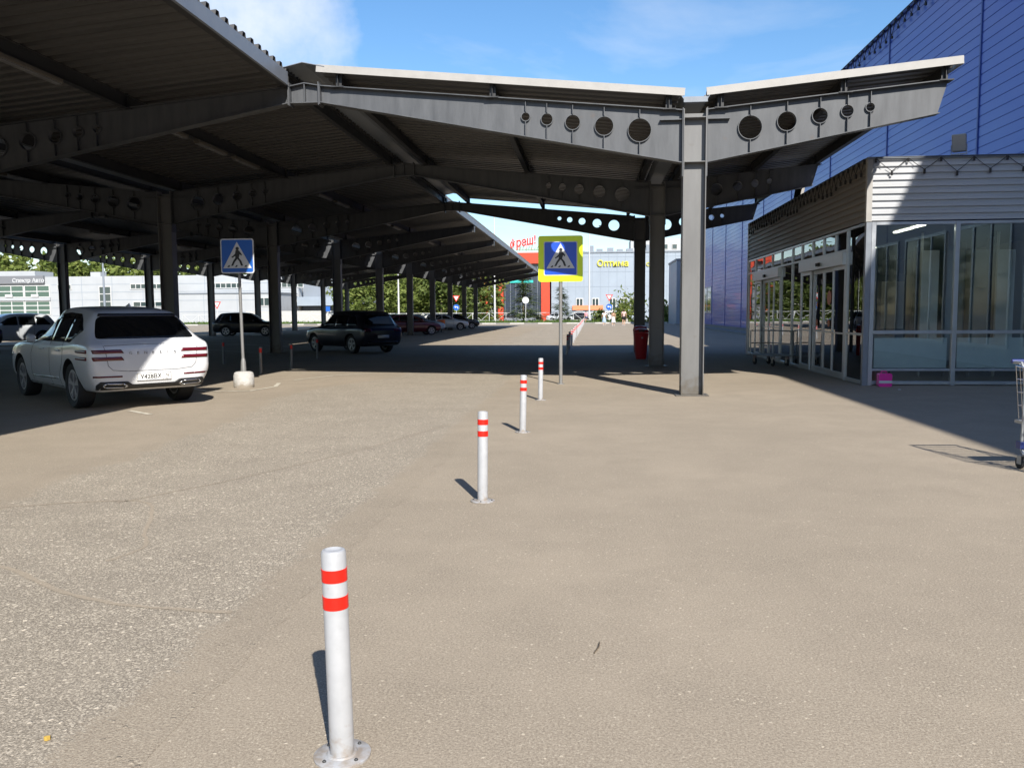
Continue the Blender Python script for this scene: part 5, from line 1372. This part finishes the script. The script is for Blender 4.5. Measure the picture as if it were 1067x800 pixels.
person('walker in a brown top and white skirt, middle of the group', (2.55, 95), pi, cloth('brown', (.30, .17, .10)), cloth('white', (.66, .66, .65)), M['hair'], .2, True, 1.64)
person('walker in a pale pink shirt and black shorts carrying a bag', (3.75, 96), pi, cloth('pink', (.52, .38, .38)), cloth('black', (.015, .015, .017)), M['hair'], .2, False, 1.82, bag=True)
person('distant person in a pink top at the end of the bollard row', (-.6, 113.5), .5, cloth('rose', (.6, .25, .30)), cloth('denim', (.08, .10, .17)), M['hair'], .12, False, 1.7)

# ------------------------------------------------------------------ light, sky, camera
SUN = Vector((.47, -1.18, 1.0)).normalized()     # towards the sun
el = math.asin(SUN.z); az = atan2(SUN.x, SUN.y)
ld = bpy.data.lights.new('sun', 'SUN'); ld.energy = 5.0; ld.angle = R(.53); ld.color = (1, .95, .87)
lo = bpy.data.objects.new('sun', ld); COL.objects.link(lo); lo.rotation_euler = SUN.to_track_quat('Z', 'Y').to_euler(); lo.location = (20, -20, 40)
wd = bpy.data.worlds.new('World'); SC.world = wd; wd.use_nodes = True
nt = wd.node_tree; N = nt.nodes; L = nt.links; bg = N['Background']
sky = N.new('ShaderNodeTexSky'); sky.sky_type = 'NISHITA'; sky.sun_disc = False; sky.sun_elevation = el; sky.sun_rotation = az; sky.air_density = 1.0; sky.dust_density = .6; sky.ozone_density = 2.2
tc = N.new('ShaderNodeTexCoord')
# thin clouds: noise on the direction projected to a flat layer
sx = N.new('ShaderNodeSeparateXYZ'); L.new(tc.outputs['Generated'], sx.inputs[0])
zc = N.new('ShaderNodeMath'); zc.operation = 'MAXIMUM'; zc.inputs[1].default_value = .06; L.new(sx.outputs[2], zc.inputs[0])
dv = N.new('ShaderNodeVectorMath'); dv.operation = 'DIVIDE'; L.new(tc.outputs['Generated'], dv.inputs[0])
cb = N.new('ShaderNodeCombineXYZ'); L.new(zc.outputs[0], cb.inputs[0]); L.new(zc.outputs[0], cb.inputs[1]); cb.inputs[2].default_value = 1; L.new(cb.outputs[0], dv.inputs[1])
mp = N.new('ShaderNodeMapping'); mp.inputs['Scale'].default_value = (.75, .55, 0); mp.inputs['Rotation'].default_value = (0, 0, .5); mp.inputs['Location'].default_value = (.35, .2, 0); L.new(dv.outputs[0], mp.inputs[0])
cn = N.new('ShaderNodeTexNoise'); cn.inputs['Scale'].default_value = 1.1; cn.inputs['Detail'].default_value = 9; cn.inputs['Roughness'].default_value = .58; cn.inputs['Distortion'].default_value = .35; L.new(mp.outputs[0], cn.inputs['Vector'])
cr = N.new('ShaderNodeMapRange'); cr.inputs[1].default_value = .47; cr.inputs[2].default_value = .80; cr.inputs[3].default_value = 0; cr.inputs[4].default_value = .45; L.new(cn.outputs[0], cr.inputs[0])
# a brighter cumulus bank in one part of the sky
cdir = Vector((-.36, .88, .312)).normalized()
dt = N.new('ShaderNodeVectorMath'); dt.operation = 'DOT_PRODUCT'; dt.inputs[1].default_value = cdir; L.new(tc.outputs['Generated'], dt.inputs[0])
dr_ = N.new('ShaderNodeMapRange'); dr_.inputs[1].default_value = .984; dr_.inputs[2].default_value = .9995; dr_.inputs[3].default_value = 0; dr_.inputs[4].default_value = .50; L.new(dt.outputs['Value'], dr_.inputs[0])
cn2 = N.new('ShaderNodeTexNoise'); cn2.inputs['Scale'].default_value = 7; cn2.inputs['Detail'].default_value = 8; cn2.inputs['Roughness'].default_value = .6; L.new(tc.outputs['Generated'], cn2.inputs['Vector'])
ad = N.new('ShaderNodeMath'); ad.operation = 'ADD'; L.new(cn2.outputs[0], ad.inputs[0]); L.new(dr_.outputs[0], ad.inputs[1])
cr2 = N.new('ShaderNodeMapRange'); cr2.inputs[1].default_value = .74; cr2.inputs[2].default_value = 1.10; cr2.inputs[3].default_value = 0; cr2.inputs[4].default_value = .72; L.new(ad.outputs[0], cr2.inputs[0])
mxm = N.new('ShaderNodeMath'); mxm.operation = 'MAXIMUM'; L.new(cr.outputs[0], mxm.inputs[0]); L.new(cr2.outputs[0], mxm.inputs[1])
mixc = N.new('ShaderNodeMix'); mixc.data_type = 'RGBA'; mixc.inputs[7].default_value = (5.6, 5.8, 6.1, 1); L.new(mxm.outputs[0], mixc.inputs[0]); hs = N.new('ShaderNodeHueSaturation'); hs.inputs['Saturation'].default_value = 1.22; L.new(sky.outputs[0], hs.inputs['Color']); L.new(hs.outputs[0], mixc.inputs[6])
L.new(mixc.outputs[2], bg.inputs['Color']); bg.inputs['Strength'].default_value = .115

f, p, yw, ro = 873.8, .085, .0936, -.0062
cd = bpy.data.cameras.new('camera'); cam = bpy.data.objects.new('camera', cd); COL.objects.link(cam); SC.camera = cam
cd.sensor_fit = 'HORIZONTAL'; cd.sensor_width = 36; cd.lens = f / 1067 * 36; cd.clip_start = .05; cd.clip_end = 3000
cam.matrix_world = Matrix.Translation((0, 0, 1.55)) @ Matrix.Rotation(yw, 4, 'Z') @ Matrix.Rotation(pi / 2 - p, 4, 'X') @ Matrix.Rotation(ro, 4, 'Z')
SC.view_settings.view_transform = 'Standard'; SC.view_settings.look = 'None'; SC.view_settings.gamma = 1; SC.view_settings.use_curve_mapping = False
SC.view_settings.exposure = .70
SC.cycles.max_bounces = 8; SC.cycles.transparent_max_bounces = 12
